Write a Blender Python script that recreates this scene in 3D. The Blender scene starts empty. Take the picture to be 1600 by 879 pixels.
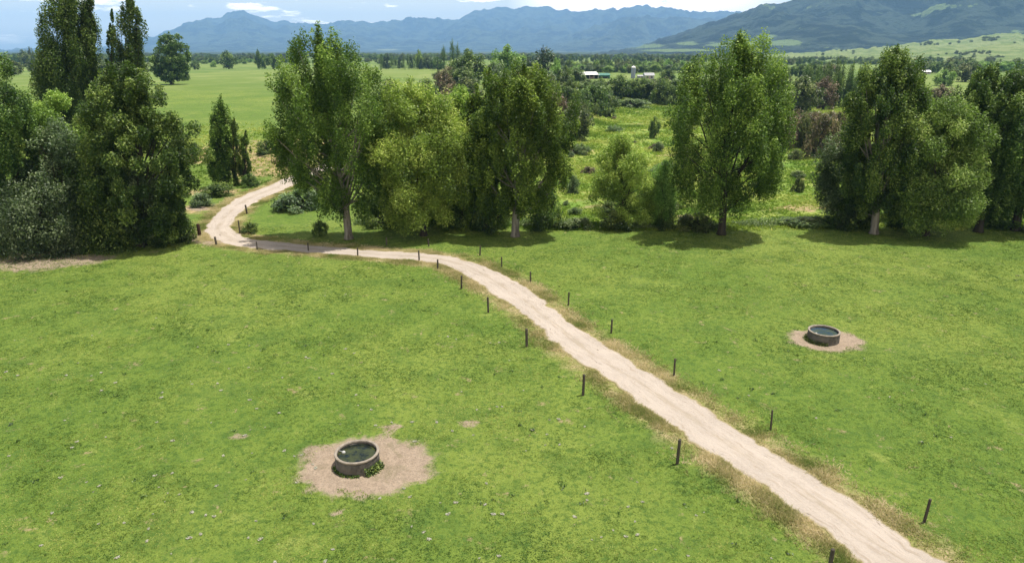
import bpy, math, random
import numpy as np
C = bpy.context.scene
PI = math.pi
R_ = math.radians
# ------------------------------------------------------------------ camera, sky, sun, exposure
CAMZ, FPX, PITCH = 17.0, 1070.0, R_(18.67)
cam = bpy.data.objects.new('camera', bpy.data.cameras.new('camera'))
C.collection.objects.link(cam)
cam.location = (0, 0, CAMZ)
cam.rotation_euler = (PI/2 - PITCH, 0, 0)
cam.data.sensor_width = 36; cam.data.lens = FPX/1600*36
cam.data.clip_start = 0.5; cam.data.clip_end = 60000
C.camera = cam
SUN_EL, SUN_AZ = R_(75), R_(68)          # azimuth measured from +Y towards +X
world = bpy.data.worlds.new('World'); C.world = world; world.use_nodes = True
C.view_settings.view_transform = 'Standard'; C.view_settings.look = 'None'
C.view_settings.exposure = 0.46; C.view_settings.gamma = 1
C.view_settings.use_curve_mapping = False
sun = bpy.data.objects.new('sun', bpy.data.lights.new('sun', 'SUN'))
C.collection.objects.link(sun)
sun.data.energy = 4.9; sun.data.angle = R_(0.53); sun.data.color = (1, 0.955, 0.88)
sun.rotation_euler = (PI/2 - SUN_EL, 0, PI - SUN_AZ)
C.cycles.max_bounces = 8; C.cycles.diffuse_bounces = 3; C.cycles.transmission_bounces = 6
C.cycles.volume_bounces = 1; C.cycles.transparent_max_bounces = 8
C.cycles.sample_clamp_indirect = 6; C.cycles.caustics_reflective = False; C.cycles.caustics_refractive = False
C.cycles.use_denoising = True

class NT:
    """small node helper"""
    def __init__(s, tree): s.t = tree; s.t.nodes.clear()
    def n(s, typ, ins=None, **kw):
        nd = s.t.nodes.new(typ)
        for k, v in kw.items(): setattr(nd, k, v)
        for k, v in (ins or {}).items():
            if isinstance(v, bpy.types.NodeSocket): s.t.links.new(v, nd.inputs[k])
            else: nd.inputs[k].default_value = v
        return nd
    def noise(s, vec, scale, detail=4, rough=.55, dist=0, out='Fac'):
        return s.n('ShaderNodeTexNoise', {'Vector': vec, 'Scale': scale, 'Detail': detail, 'Roughness': rough, 'Distortion': dist}).outputs[out]
    def mr(s, v, a, b, c=0, d=1, smooth=True):
        return s.n('ShaderNodeMapRange', {'Value': v, 'From Min': a, 'From Max': b, 'To Min': c, 'To Max': d},
                   interpolation_type='SMOOTHSTEP' if smooth else 'LINEAR').outputs[0]
    def m(s, op, a, b=0, clamp=False):
        nd = s.n('ShaderNodeMath', {0: a, 1: b}, operation=op); nd.use_clamp = clamp
        return nd.outputs[0]
    def mix(s, f, a, b, blend='MIX'):
        nd = s.t.nodes.new('ShaderNodeMix'); nd.data_type = 'RGBA'; nd.blend_type = blend
        for i, v in ((0, f), (6, a), (7, b)):
            if isinstance(v, bpy.types.NodeSocket): s.t.links.new(v, nd.inputs[i])
            else: nd.inputs[i].default_value = (v if i == 0 else (*v, 1) if len(v) == 3 else v)
        return nd.outputs[2]
    def attr(s, name): return s.n('ShaderNodeAttribute', attribute_name=name).outputs['Fac']
    def scale(s, vec, sc): return s.n('ShaderNodeVectorMath', {0: vec, 1: sc}, operation='MULTIPLY').outputs[0]

# world: Nishita sky with a few thin clouds low over the ranges
w = NT(world.node_tree)
sky = w.n('ShaderNodeTexSky', sky_type='NISHITA', sun_disc=False, sun_elevation=SUN_EL, sun_rotation=SUN_AZ,
          air_density=1.0, dust_density=0.6, ozone_density=1.5, altitude=20)
gv = w.n('ShaderNodeTexCoord').outputs['Generated']
cn = w.noise(w.scale(gv, (5, 5, 30)), 1.3, 7, .6)
sep = w.n('ShaderNodeSeparateXYZ', {0: gv})
band = w.m('MULTIPLY', w.mr(sep.outputs[2], .0, .03), w.mr(sep.outputs[2], .5, .2))
cm = w.m('MULTIPLY', w.mr(cn, .50, .59), band)
# a brighter cloud bank low over the middle of the ranges
bx = w.m('MULTIPLY', w.mr(sep.outputs[0], -.05, .08), w.mr(sep.outputs[0], .42, .25))
cm2 = w.m('MULTIPLY', bx, w.mr(w.noise(w.scale(gv, (7, 7, 26)), 1.6, 6, .6), .32, .43))
cm = w.m('MAXIMUM', w.m('MAXIMUM', cm, w.m('MULTIPLY', band, .26)), w.m('MULTIPLY', cm2, w.mr(sep.outputs[2], .0, .04)))
skyc = w.mix(w.m('MULTIPLY', cm, .95), sky.outputs[0], (25, 21.5, 16.5))
bg = w.n('ShaderNodeBackground', {'Color': skyc, 'Strength': .09})
w.n('ShaderNodeOutputWorld', {0: bg.outputs[0]})

# ------------------------------------------------------------------ helpers
col = C.collection
def tag(o, label=None, cat=None, group=None, kind=None):
    if label: o['label'] = label
    if cat: o['category'] = cat
    if group: o['group'] = group
    if kind: o['kind'] = kind
    return o
def empty(name, loc, label, cat, group=None):
    o = bpy.data.objects.new(name, None); col.objects.link(o); o.location = loc
    o.empty_display_size = .3
    return tag(o, label, cat, group)
def mesh_np(name, V, F, mat, parent=None, smooth=False, attrs=None, mi=None):
    """V (n,3); F: list of arrays of equal-size faces (m,k)"""
    me = bpy.data.meshes.new(name)
    V = np.ascontiguousarray(V, dtype=np.float32)
    if not isinstance(F, (list, tuple)): F = [F]
    F = [f for f in F if len(f)]
    loops = np.concatenate([f.ravel() for f in F]).astype(np.int32)
    tot = np.concatenate([np.full(len(f), f.shape[1], np.int32) for f in F])
    st = np.concatenate([[0], np.cumsum(tot)[:-1]]).astype(np.int32)
    me.vertices.add(len(V)); me.vertices.foreach_set('co', V.ravel())
    me.loops.add(len(loops)); me.loops.foreach_set('vertex_index', loops)
    me.polygons.add(len(tot)); me.polygons.foreach_set('loop_start', st); me.polygons.foreach_set('loop_total', tot)
    if smooth: me.polygons.foreach_set('use_smooth', np.ones(len(tot), bool))
    for k, a in (attrs or {}).items():
        me.attributes.new(k, 'FLOAT', 'POINT').data.foreach_set('value', np.ascontiguousarray(a, dtype=np.float32))
    for m_ in (mat if isinstance(mat, (list, tuple)) else [mat]): me.materials.append(m_)
    if mi is not None: me.polygons.foreach_set('material_index', np.asarray(mi, np.int32))
    me.update(calc_edges=True); me.validate()
    o = bpy.data.objects.new(name, me); col.objects.link(o)
    if parent: o.parent = parent
    return o
class MB:
    """mixed polygon collector"""
    def __init__(s): s.v = []; s.f = []; s.mi = []
    def add(s, vs, fs, mi=0):
        b = len(s.v); s.v += [tuple(v) for v in vs]; s.f += [tuple(i+b for i in f) for f in fs]; s.mi += [mi]*len(fs); return s
    def box(s, x0, x1, y0, y1, z0, z1, mi=0):
        v = [(x, y, z) for z in (z0, z1) for y in (y0, y1) for x in (x0, x1)]
        return s.add(v, [(0,2,3,1),(4,5,7,6),(0,1,5,4),(2,6,7,3),(0,4,6,2),(1,3,7,5)], mi)
    def lathe(s, prof, n=32, mi=0, jit=0, rng=None, close=False):
        vs = []
        for k in range(n):
            a = 2*PI*k/n
            for r, z in prof: vs.append((r*math.cos(a), r*math.sin(a), z))
        m = len(prof); fs = []
        for k in range(n):
            for j in range(m-1): fs.append((k*m+j, ((k+1) % n)*m+j, ((k+1) % n)*m+j+1, k*m+j+1))
            if close: fs.append((k*m+m-1, ((k+1) % n)*m+m-1, ((k+1) % n)*m, k*m))
        return s.add(vs, fs, mi)
    def tube(s, pts, rad, n=7, mi=0, cap=True):
        pts = [np.array(p, float) for p in pts]; vs = []
        for i, p in enumerate(pts):
            d = pts[min(i+1, len(pts)-1)] - pts[max(i-1, 0)]; d /= max(np.linalg.norm(d), 1e-9)
            u = np.cross(d, (1, 0, 0) if abs(d[0]) < .8 else (0, 1, 0)); u /= np.linalg.norm(u); q = np.cross(d, u)
            for k in range(n):
                a = 2*PI*k/n; vs.append(p + rad[i]*(math.cos(a)*u + math.sin(a)*q))
        fs = [(i*n+k, i*n+(k+1) % n, (i+1)*n+(k+1) % n, (i+1)*n+k) for i in range(len(pts)-1) for k in range(n)]
        if cap: fs += [tuple(range(n))[::-1], tuple((len(pts)-1)*n+k for k in range(n))]
        return s.add(vs, fs, mi)
    def build(s, name, mat, parent=None, smooth=False):
        me = bpy.data.meshes.new(name); me.from_pydata(s.v, [], s.f)
        for m_ in (mat if isinstance(mat, (list, tuple)) else [mat]): me.materials.append(m_)
        me.polygons.foreach_set('material_index', s.mi)
        if smooth: me.polygons.foreach_set('use_smooth', [True]*len(s.f))
        me.update()
        o = bpy.data.objects.new(name, me); col.objects.link(o)
        if parent: o.parent = parent
        return o
def sst(a, b, t):
    t = np.clip((np.asarray(t, float)-a)/(b-a), 0, 1); return t*t*(3-2*t)
def vnoise(x, y, seed=0):
    """smooth value noise, vectorised, range 0..1"""
    x = np.asarray(x, float); y = np.asarray(y, float)
    xi = np.floor(x); yi = np.floor(y); fx = x-xi; fy = y-yi
    fx = fx*fx*(3-2*fx); fy = fy*fy*(3-2*fy)
    def h(a, b):
        v = np.sin(a*127.1 + b*311.7 + seed*74.7)*43758.5453
        return v-np.floor(v)
    return (h(xi, yi)*(1-fx)+h(xi+1, yi)*fx)*(1-fy)+(h(xi, yi+1)*(1-fx)+h(xi+1, yi+1)*fx)*fy
def fbm(x, y, o=4, seed=0):
    s = 0; a = .5; tot = 0
    for k in range(o):
        s = s+a*vnoise(x*2**k, y*2**k, seed+k*3.3); tot += a; a *= .5
    return s/tot

# ------------------------------------------------------------------ terrain heights
XB_Y = [60, 72, 85, 100, 130, 165, 210, 270, 330]
XB_X = [-9, -13, -19, -24, -12, 8, 18, 28, 34]
def hgt(x, y):
    x = np.asarray(x, float); y = np.asarray(y, float)
    xb = np.interp(y, XB_Y, XB_X)
    val = sst(0, 12, x-xb)*sst(69.5, 84, y+1.2*np.sin(x*.13))*(1-sst(262, 292, y+6*np.sin(x*.05)))*(1-sst(95, 125, x-.12*(y-100)))
    up = sst(93, 112, y+.18*(x+60)*(x > -60))*(1-sst(-14, 0, x-xb))*(1-sst(350, 700, y))
    z = -3.2*val + 2.4*up
    z = z + .10*(np.sin(x*.11+.6)*np.sin(y*.093+1.1)) + .035*np.sin(x*.43+y*.31)*np.sin(y*.5-x*.2)
    z = z + val*.9*(fbm(x*.09, y*.09, 3, 5)-.5) + up*.5*(fbm(x*.06, y*.06, 2, 9)-.5)
    z = z + sst(300, 800, y)*1.2*(fbm(x*.004, y*.004, 2, 2)-.5)
    return z
def valley(x, y):
    xb = np.interp(y, XB_Y, XB_X)
    return sst(-4, 8, x-xb)*sst(67.3, 70, y+1.2*np.sin(x*.13))*(1-sst(255, 300, y))
cP, sP = math.cos(PITCH), math.sin(PITCH)
def ray(px, py):
    u = px-800; v = 439.5-py
    return np.array([u, FPX*cP+v*sP, -FPX*sP+v*cP])/FPX
_T = np.concatenate([np.linspace(18, 120, 1200), np.geomspace(120, 9000, 1500)[1:]])
def gp(px, py, dz=0):
    """the point of the terrain that this sight line meets"""
    d = ray(px, py); X = d[0]*_T; Y = d[1]*_T; Z = CAMZ+d[2]*_T
    below = np.nonzero(Z < hgt(X, Y)+dz)[0]
    if not len(below): i = len(_T)-1
    else: i = max(below[0], 1)
    a, b = _T[i-1], _T[i]
    for _ in range(12):
        m = (a+b)/2
        if CAMZ+d[2]*m < float(hgt(d[0]*m, d[1]*m))+dz: b = m
        else: a = m
    return np.array([d[0]*b, d[1]*b, float(hgt(d[0]*b, d[1]*b))])
def on_plane(px, py, z):
    d = ray(px, py); t = (z-CAMZ)/d[2]; return np.array([d[0]*t, d[1]*t, z])
def top_z(P, py):
    d = ray(800, py); return CAMZ + P[1]/d[1]*d[2]
def mpp(P):   # metres per photo pixel at P
    return (P[1]*cP-(P[2]-CAMZ)*sP)/FPX

# ------------------------------------------------------------------ track edges, measured then laid on the ground
EDGE = [((2130,1420),(2450,1420)), ((1860,1230),(2110,1230)), ((1600,1040),(1790,1040)), ((1350,879),(1475,879)), ((1250,809),(1375,809)), ((1200,766),(1312,772)), ((1125,720),(1225,715)),
        ((1062,679),(1150,667)), ((982,617),(1050,605)), ((915,572),(990,565)), ((880,550),(952,542)), ((848,518),(902,512)),
        ((810,485),(862,482)), ((785,468),(842,463)), ((740,440),(795,432)), ((690,415),(745,412)), ((650,407),(695,400)),
        ((550,399),(587,393)), ((475,393),(500,385)), ((400,389),(420,376)), ((348,380),(380,370)), ((320,363),(362,352)),
        ((335,337),(375,334)), ((362,315),(400,316)), ((400,297),(432,302)), ((440,281),(458,289)), ((468,268),(490,276)), ((505,256),(525,262))]
def catmull(P, step):
    P = np.array(P); out = []
    Q = np.vstack([2*P[0]-P[1], P, 2*P[-1]-P[-2]])
    for i in range(1, len(Q)-2):
        n = max(2, int(np.linalg.norm(Q[i+1]-Q[i])/step))
        for k in range(n):
            t = k/n
            out.append(.5*((2*Q[i])+(-Q[i-1]+Q[i+1])*t+(2*Q[i-1]-5*Q[i]+4*Q[i+1]-Q[i+2])*t*t+(-Q[i-1]+3*Q[i]-3*Q[i+1]+Q[i+2])*t**3))
    out.append(P[-1]); return np.array(out)
EL = np.array([gp(*a)[:2] for a, b in EDGE]); ER = np.array([gp(*b)[:2] for a, b in EDGE])
MID = (EL+ER)/2; HALF = np.linalg.norm(EL-ER, axis=1)/2
LR = catmull(np.hstack([EL, ER]), .35)          # 4D curve: left and right edge together
TL, TR = LR[:, :2], LR[:, 2:]
TMID = (TL+TR)/2
TH = np.linalg.norm(TL-TR, axis=1)/2
tang = np.gradient(TMID, axis=0); tang /= np.linalg.norm(tang, axis=1)[:, None]
nrm = np.stack([tang[:, 1], -tang[:, 0]], 1)
# effective half width measured square to the line
TW = np.abs(((TR-TL)*nrm).sum(1))/2
TW = np.convolve(np.pad(TW, 9, mode='edge'), np.ones(19)/19, 'valid')
TW = np.clip(TW, 1.15, 2.6)
def track_dist(x, y):
    """distance outside the track's edge (negative on the track)"""
    x = np.ravel(x); y = np.ravel(y); out = np.full(x.shape, 60.)
    sel = np.nonzero((x > -80) & (x < 80) & (y > 0) & (y < 140))[0]
    sub = slice(None, None, 2)
    A = TMID[sub]; Wd = TW[sub]
    for i in range(0, len(sel), 20000):
        s = sel[i:i+20000]
        d = np.hypot(x[s][:, None]-A[None, :, 0], y[s][:, None]-A[None, :, 1])
        j = d.argmin(1); out[s] = d[np.arange(len(s)), j]-Wd[j]
    return out

# ------------------------------------------------------------------ materials
def new_mat(name):
    m = bpy.data.materials.new(name); m.use_nodes = True; return m, NT(m.node_tree)
def surf_mat(name, base, var, scale=8, rough=.85, bump=.3, bscale=30, spec=.3, stretch=(1, 1, 1), dark=None, metallic=0):
    m, t = new_mat(name)
    p = t.n('ShaderNodeTexCoord').outputs['Object']
    v = t.scale(p, stretch)
    c = t.mix(t.mr(t.noise(v, scale, 6, .65), .3, .7), base, var)
    if dark: c = t.mix(t.mr(t.noise(v, scale*.4, 5, .7), .52, .68), c, dark)
    b = t.n('ShaderNodeBump', {'Height': t.noise(v, bscale, 5, .6), 'Strength': bump, 'Distance': .05})
    s = t.n('ShaderNodeBsdfPrincipled', {'Base Color': c, 'Roughness': rough, 'Normal': b.outputs[0], 'Specular IOR Level': spec, 'Metallic': metallic})
    t.n('ShaderNodeOutputMaterial', {0: s.outputs[0]}); return m
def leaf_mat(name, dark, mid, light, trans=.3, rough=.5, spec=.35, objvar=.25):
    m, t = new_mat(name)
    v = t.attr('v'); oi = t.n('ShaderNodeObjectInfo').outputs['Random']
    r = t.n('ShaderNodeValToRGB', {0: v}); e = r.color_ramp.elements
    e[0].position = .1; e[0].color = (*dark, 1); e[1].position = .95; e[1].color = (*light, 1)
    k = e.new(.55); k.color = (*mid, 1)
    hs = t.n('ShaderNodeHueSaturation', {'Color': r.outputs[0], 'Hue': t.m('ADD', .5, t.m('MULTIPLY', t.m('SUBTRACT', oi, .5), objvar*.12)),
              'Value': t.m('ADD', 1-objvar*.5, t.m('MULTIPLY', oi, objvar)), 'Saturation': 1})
    c = hs.outputs[0]
    s = t.n('ShaderNodeBsdfPrincipled', {'Base Color': c, 'Roughness': rough, 'Specular IOR Level': spec})
    tr = t.n('ShaderNodeBsdfTranslucent', {'Color': t.mix(.5, c, (.18, .34, .03), 'MIX')})
    mx = t.n('ShaderNodeMixShader', {0: trans, 1: s.outputs[0], 2: tr.outputs[0]})
    t.n('ShaderNodeOutputMaterial', {0: mx.outputs[0]}); return m
M = {}
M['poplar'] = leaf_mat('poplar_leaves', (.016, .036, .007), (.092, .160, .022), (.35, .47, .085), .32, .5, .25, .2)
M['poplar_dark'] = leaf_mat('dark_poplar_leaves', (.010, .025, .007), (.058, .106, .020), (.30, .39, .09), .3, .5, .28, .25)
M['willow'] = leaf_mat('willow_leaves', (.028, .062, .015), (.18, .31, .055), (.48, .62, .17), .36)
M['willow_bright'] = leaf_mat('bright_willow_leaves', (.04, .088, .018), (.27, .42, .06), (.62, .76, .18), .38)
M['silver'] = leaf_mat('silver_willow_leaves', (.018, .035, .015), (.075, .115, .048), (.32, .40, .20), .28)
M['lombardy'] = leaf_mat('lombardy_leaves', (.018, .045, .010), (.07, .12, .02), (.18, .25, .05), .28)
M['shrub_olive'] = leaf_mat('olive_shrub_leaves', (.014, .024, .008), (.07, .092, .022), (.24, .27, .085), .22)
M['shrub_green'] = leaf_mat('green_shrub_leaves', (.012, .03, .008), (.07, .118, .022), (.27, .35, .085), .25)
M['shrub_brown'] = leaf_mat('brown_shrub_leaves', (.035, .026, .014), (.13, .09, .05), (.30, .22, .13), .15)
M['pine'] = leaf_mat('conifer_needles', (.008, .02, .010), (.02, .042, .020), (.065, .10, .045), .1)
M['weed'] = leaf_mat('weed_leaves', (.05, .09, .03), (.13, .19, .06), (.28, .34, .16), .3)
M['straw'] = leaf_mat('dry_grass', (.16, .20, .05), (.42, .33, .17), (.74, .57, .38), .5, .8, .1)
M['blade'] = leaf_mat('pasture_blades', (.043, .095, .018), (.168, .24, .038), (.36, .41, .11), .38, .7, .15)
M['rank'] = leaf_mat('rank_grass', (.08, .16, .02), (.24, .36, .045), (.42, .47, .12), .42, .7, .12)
M['bark'] = surf_mat('grey_bark', (.25, .235, .205), (.14, .125, .105), 3, .9, .8, 9, .2, (1, 1, .2), (.07, .06, .05))
M['bark_dark'] = surf_mat('dark_bark', (.05, .045, .035), (.025, .022, .018), 3, .9, .8, 9, .2, (1, 1, .2))
M['post'] = surf_mat('weathered_post_timber', (.11, .092, .072), (.05, .043, .035), 6, .9, .7, 40, .2, (4, 4, .5), (.13, .12, .1))
M['stump'] = surf_mat('red_brown_timber', (.09, .045, .03), (.04, .025, .018), 6, .9, .7, 40, .2, (4, 4, .5))
M['concrete'] = surf_mat('stained_concrete', (.135, .122, .105), (.085, .077, .066), 3, .92, .4, 26, .2, (1.2, 1.2, .6), (.05, .046, .038))
M['rim'] = surf_mat('worn_concrete_rim', (.30, .255, .205), (.17, .145, .115), 7, .9, .4, 40)
M['float'] = surf_mat('white_float_plastic', (.45, .45, .42), (.3, .3, .28), 7, .5, .1, 40)
M['metal'] = surf_mat('galvanised_metal', (.35, .36, .37), (.25, .26, .27), 3, .45, .1, 20, .5, metallic=.6)
M['dung'] = surf_mat('bleached_clump', (.52, .51, .42), (.30, .29, .20), 9, .95, .8, 60)
M['white_roof'] = surf_mat('white_roof_iron', (.78, .77, .76), (.62, .61, .60), 1, .5, .2, 6)
M['shed_wall'] = surf_mat('shed_wall_iron', (.28, .30, .34), (.2, .21, .25), 1, .7, .2, 6)
M['shed_dark'] = surf_mat('shed_interior', (.035, .03, .03), (.02, .02, .02), 1)  # near-black fill for the shed's shaded inside, doors and windows
M['green_iron'] = surf_mat('green_roof_iron', (.02, .16, .12), (.015, .11, .09), 1, .5, .2, 6)
M['silo'] = surf_mat('silo_steel', (.25, .29, .37), (.2, .23, .3), .8, .45, .2, 4, .5)
M['house'] = surf_mat('house_paint', (.42, .41, .40), (.34, .33, .32), 1)
M['grey_roof'] = surf_mat('grey_roof', (.34, .34, .35), (.26, .26, .27), 1)
M['red_roof'] = surf_mat('pinkish_roof', (.42, .30, .26), (.33, .24, .21), 1)
# water
m, t = new_mat('trough_water')
p = t.n('ShaderNodeTexCoord').outputs['Object']
c = t.mix(t.mr(t.noise(p, 2.2, 5, .6), .35, .65), (.045, .052, .018), (.008, .012, .012))
b = t.n('ShaderNodeBump', {'Height': t.noise(p, 5, 2, .5), 'Strength': .12, 'Distance': .02})
s = t.n('ShaderNodeBsdfPrincipled', {'Base Color': c, 'Roughness': .06, 'Normal': b.outputs[0], 'Specular IOR Level': .6, 'IOR': 1.33})
t.n('ShaderNodeOutputMaterial', {0: s.outputs[0]}); M['water'] = m
mw = M['water'].copy(); mw.name = 'sky_tinted_trough_water'; M['water_sky_tint'] = mw
for nd in mw.node_tree.nodes:
    if nd.type == 'MIX': nd.inputs[6].default_value = (.05, .07, .05, 1); nd.inputs[7].default_value = (.03, .055, .085, 1)  # blue base colour paints in the sky's reflection
# track
m, t = new_mat('sandy_track')
p = t.n('ShaderNodeNewGeometry').outputs['Position']
al, ac = t.attr('along'), t.attr('across')
cv = t.n('ShaderNodeCombineXYZ', {0: t.m('MULTIPLY', al, .35), 1: t.m('MULTIPLY', ac, 3.2), 2: 0}).outputs[0]
c = t.mix(t.mr(t.noise(p, .5, 5, .6), .3, .7), (.395, .338, .285), (.315, .27, .225))
c = t.mix(t.mr(t.noise(p, 9, 6, .75), .38, .75), c, (.40, .345, .29))
c = t.mix(t.m('MULTIPLY', t.mr(t.noise(cv, 1.6, 6, .7), .53, .64), .6), c, (.27, .22, .165))
c = t.mix(t.m('MULTIPLY', t.mr(t.noise(p, 24, 4, .8), .62, .72), .5), c, (.28, .22, .17))
mid_ = t.m('MULTIPLY', t.mr(t.m('ABSOLUTE', t.m('ADD', ac, t.m('MULTIPLY', t.m('SUBTRACT', t.noise(p, .6, 3), .5), .3))), .22, .05), t.mr(t.noise(cv, .9, 5, .7), .42, .58))
c = t.mix(t.m('MULTIPLY', mid_, .5), c, (.25, .205, .14))
rut = t.m('MULTIPLY', t.mr(t.m('ABSOLUTE', t.m('SUBTRACT', t.m('ABSOLUTE', ac), .42)), .2, 0), .35)
c = t.mix(rut, c, (.41, .355, .30))
crack = t.m('MULTIPLY', t.mr(t.noise(cv, 3.1, 3, .8, .6), .62, .66), t.mr(t.noise(p, .35, 2), .5, .6))
c = t.mix(t.m('MULTIPLY', crack, .9), c, (.11, .09, .065))
edge = t.mr(t.m('ADD', t.m('ABSOLUTE', ac), t.m('MULTIPLY', t.noise(p, 1.6, 4, .7), .25)), .98, 1.12)
c = t.mix(edge, c, (.24, .20, .10))
h = t.m('ADD', t.noise(p, 7, 6, .75), t.m('MULTIPLY', t.noise(cv, 1.6, 5, .6), 1.5))
b = t.n('ShaderNodeBump', {'Height': h, 'Strength': .7, 'Distance': .08})
s = t.n('ShaderNodeBsdfPrincipled', {'Base Color': c, 'Roughness': .95, 'Normal': b.outputs[0], 'Specular IOR Level': .15})
t.n('ShaderNodeOutputMaterial', {0: s.outputs[0]}); M['track'] = m
# ground
m, t = new_mat('pasture_ground')
p = t.n('ShaderNodeNewGeometry').outputs['Position']
n1 = t.noise(p, .055, 4, .6, .4); n2 = t.noise(p, .45, 5, .65, .3); n3 = t.noise(p, 3.2, 5, .7); n4 = t.noise(p, 16, 4, .8)
c = t.mix(t.mr(n1, .38, .64), (.106, .164, .026), (.160, .207, .038))
c = t.mix(t.m('MULTIPLY', t.mr(n2, .48, .64), .6), c, (.068, .12, .022))
c = t.mix(t.m('MULTIPLY', t.mr(n2, .42, .28), .7), c, (.215, .25, .06))
c = t.mix(t.m('MULTIPLY', t.mr(n3, .48, .6), .7), c, (.05, .10, .018))
c = t.mix(t.m('MULTIPLY', t.mr(n4, .52, .66), .6), c, (.045, .085, .018))
c = t.mix(t.m('MULTIPLY', t.mr(n4, .42, .3), .45), c, (.25, .29, .075))
brown = t.m('MULTIPLY', t.mr(t.noise(p, .9, 5, .7, .5), .60, .68), t.mr(n3, .42, .56))
c = t.mix(t.m('MULTIPLY', brown, .75), c, (.30, .23, .13))
# rank valley growth
va = t.attr('valley')
vc = t.mix(t.mr(t.noise(p, .16, 5, .65, .6), .38, .62), (.11, .19, .025), (.23, .26, .06))
vc = t.mix(t.m('MULTIPLY', t.mr(t.noise(p, .5, 5, .7), .52, .64), .7), vc, (.06, .10, .025))
vc = t.mix(t.m('MULTIPLY', t.mr(t.noise(p, .11, 4, .6, 1.2), .58, .68), .7), vc, (.24, .19, .09))
c = t.mix(va, c, vc)
# far fields
fa = t.attr('far')
vor = t.n('ShaderNodeTexVoronoi', {'Vector': t.scale(p, (1, .55, 0)), 'Scale': .0065}).outputs['Color']
fs = t.n('ShaderNodeSeparateColor', {0: vor}).outputs[0]
fc = t.mix(fs, (.085, .14, .026), (.125, .172, .036))
fc = t.mix(t.m('MULTIPLY', t.mr(t.noise(p, .03, 5, .65), .45, .65), .5), fc, (.23, .25, .09))
c = t.mix(fa, c, fc)
yy_ = t.n('ShaderNodeSeparateXYZ', {0: p}).outputs[1]
wd = t.m('MULTIPLY', t.mr(yy_, 1100, 2200), t.mr(t.noise(p, .004, 4, .6), .3, .42))
c = t.mix(wd, c, (.022, .036, .018))
# dry bank
dr = t.mr(t.m('ADD', t.attr('dry'), t.m('MULTIPLY', t.m('SUBTRACT', t.noise(p, .5, 5, .75), .5), 1.4)), .35, .75)
dc = t.mix(t.mr(t.noise(p, 1.4, 5, .7), .4, .62), (.36, .27, .14), (.16, .13, .06))
c = t.mix(dr, c, dc)
# verge beside the track
td = t.attr('trk')
tdn = t.m('ADD', td, t.m('MULTIPLY', t.m('SUBTRACT', t.noise(p, .7, 5, .7), .5), 2.4))
vg = t.m('MULTIPLY', t.mr(tdn, 1.45, .3), .8)
vcol = t.mix(t.mr(t.noise(p, .8, 5, .75), .38, .62), (.36, .27, .16), (.20, .21, .055))
vcol = t.mix(t.m('MULTIPLY', t.mr(t.noise(p, 13, 4, .8), .48, .6), .5), vcol, (.38, .30, .18))
c = t.mix(vg, c, vcol)
# bare trampled ground
dt = t.m('ADD', t.attr('dirt'), t.m('MULTIPLY', t.m('SUBTRACT', t.noise(p, 1.3, 6, .72, .3), .5), .85))
dirt = t.mr(dt, .27, .5)
dcol = t.mix(t.mr(t.noise(p, 2.5, 6, .75), .35, .65), (.32, .25, .185), (.24, .185, .135))
dcol = t.mix(t.m('MULTIPLY', t.mr(t.noise(p, 14, 5, .8), .5, .62), .6), dcol, (.13, .105, .07))
dcol = t.mix(t.m('MULTIPLY', t.mr(t.noise(p, .9, 4, .7, .8), .52, .66), .45), dcol, (.15, .13, .075))
c = t.mix(dirt, c, dcol)
h = t.m('ADD', t.m('MULTIPLY', n3, .6), t.m('MULTIPLY', t.noise(p, 11, 6, .8), .5))
b = t.n('ShaderNodeBump', {'Height': h, 'Strength': t.m('MULTIPLY', t.m('SUBTRACT', 1, fa), .75), 'Distance': .12})
s = t.n('ShaderNodeBsdfPrincipled', {'Base Color': c, 'Roughness': .9, 'Normal': b.outputs[0], 'Specular IOR Level': .1})
t.n('ShaderNodeOutputMaterial', {0: s.outputs[0]}); M['ground'] = m
# forested ranges
def range_mat(name, forest, forest2, meadow, mscale, thr, bump, bs):
    m, t = new_mat(name)
    p = t.n('ShaderNodeNewGeometry').outputs['Position']
    c = t.mix(t.mr(t.noise(p, mscale*4, 7, .72, .4), .46, .54), forest, forest2)
    c = t.mix(t.mr(t.m('ADD', t.m('ADD', t.noise(p, mscale, 5, .68, .5), t.m('MULTIPLY', t.m('SUBTRACT', t.noise(p, mscale*3.5, 5, .75), .5), .7)), t.attr('meadow')), thr, thr+.06), c, meadow)
    b = t.n('ShaderNodeBump', {'Height': t.noise(p, bs, 6, .7), 'Strength': .8, 'Distance': bump})
    s = t.n('ShaderNodeBsdfPrincipled', {'Base Color': c, 'Roughness': .95, 'Normal': b.outputs[0], 'Specular IOR Level': .05})
    t.n('ShaderNodeOutputMaterial', {0: s.outputs[0]}); return m
M['far_range'] = range_mat('far_range_bush', (.008, .014, .010), (.05, .065, .036), (.18, .2, .09), .0011, .78, 160, .006)
M['mid_range'] = range_mat('forested_range', (.003, .008, .007), (.034, .048, .034), (.12, .165, .06), .0016, .66, 70, .012)
M['foothill'] = range_mat('grazed_foothill', (.105, .145, .045), (.165, .195, .08), (.035, .05, .025), .006, .72, 4, .05)

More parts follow.
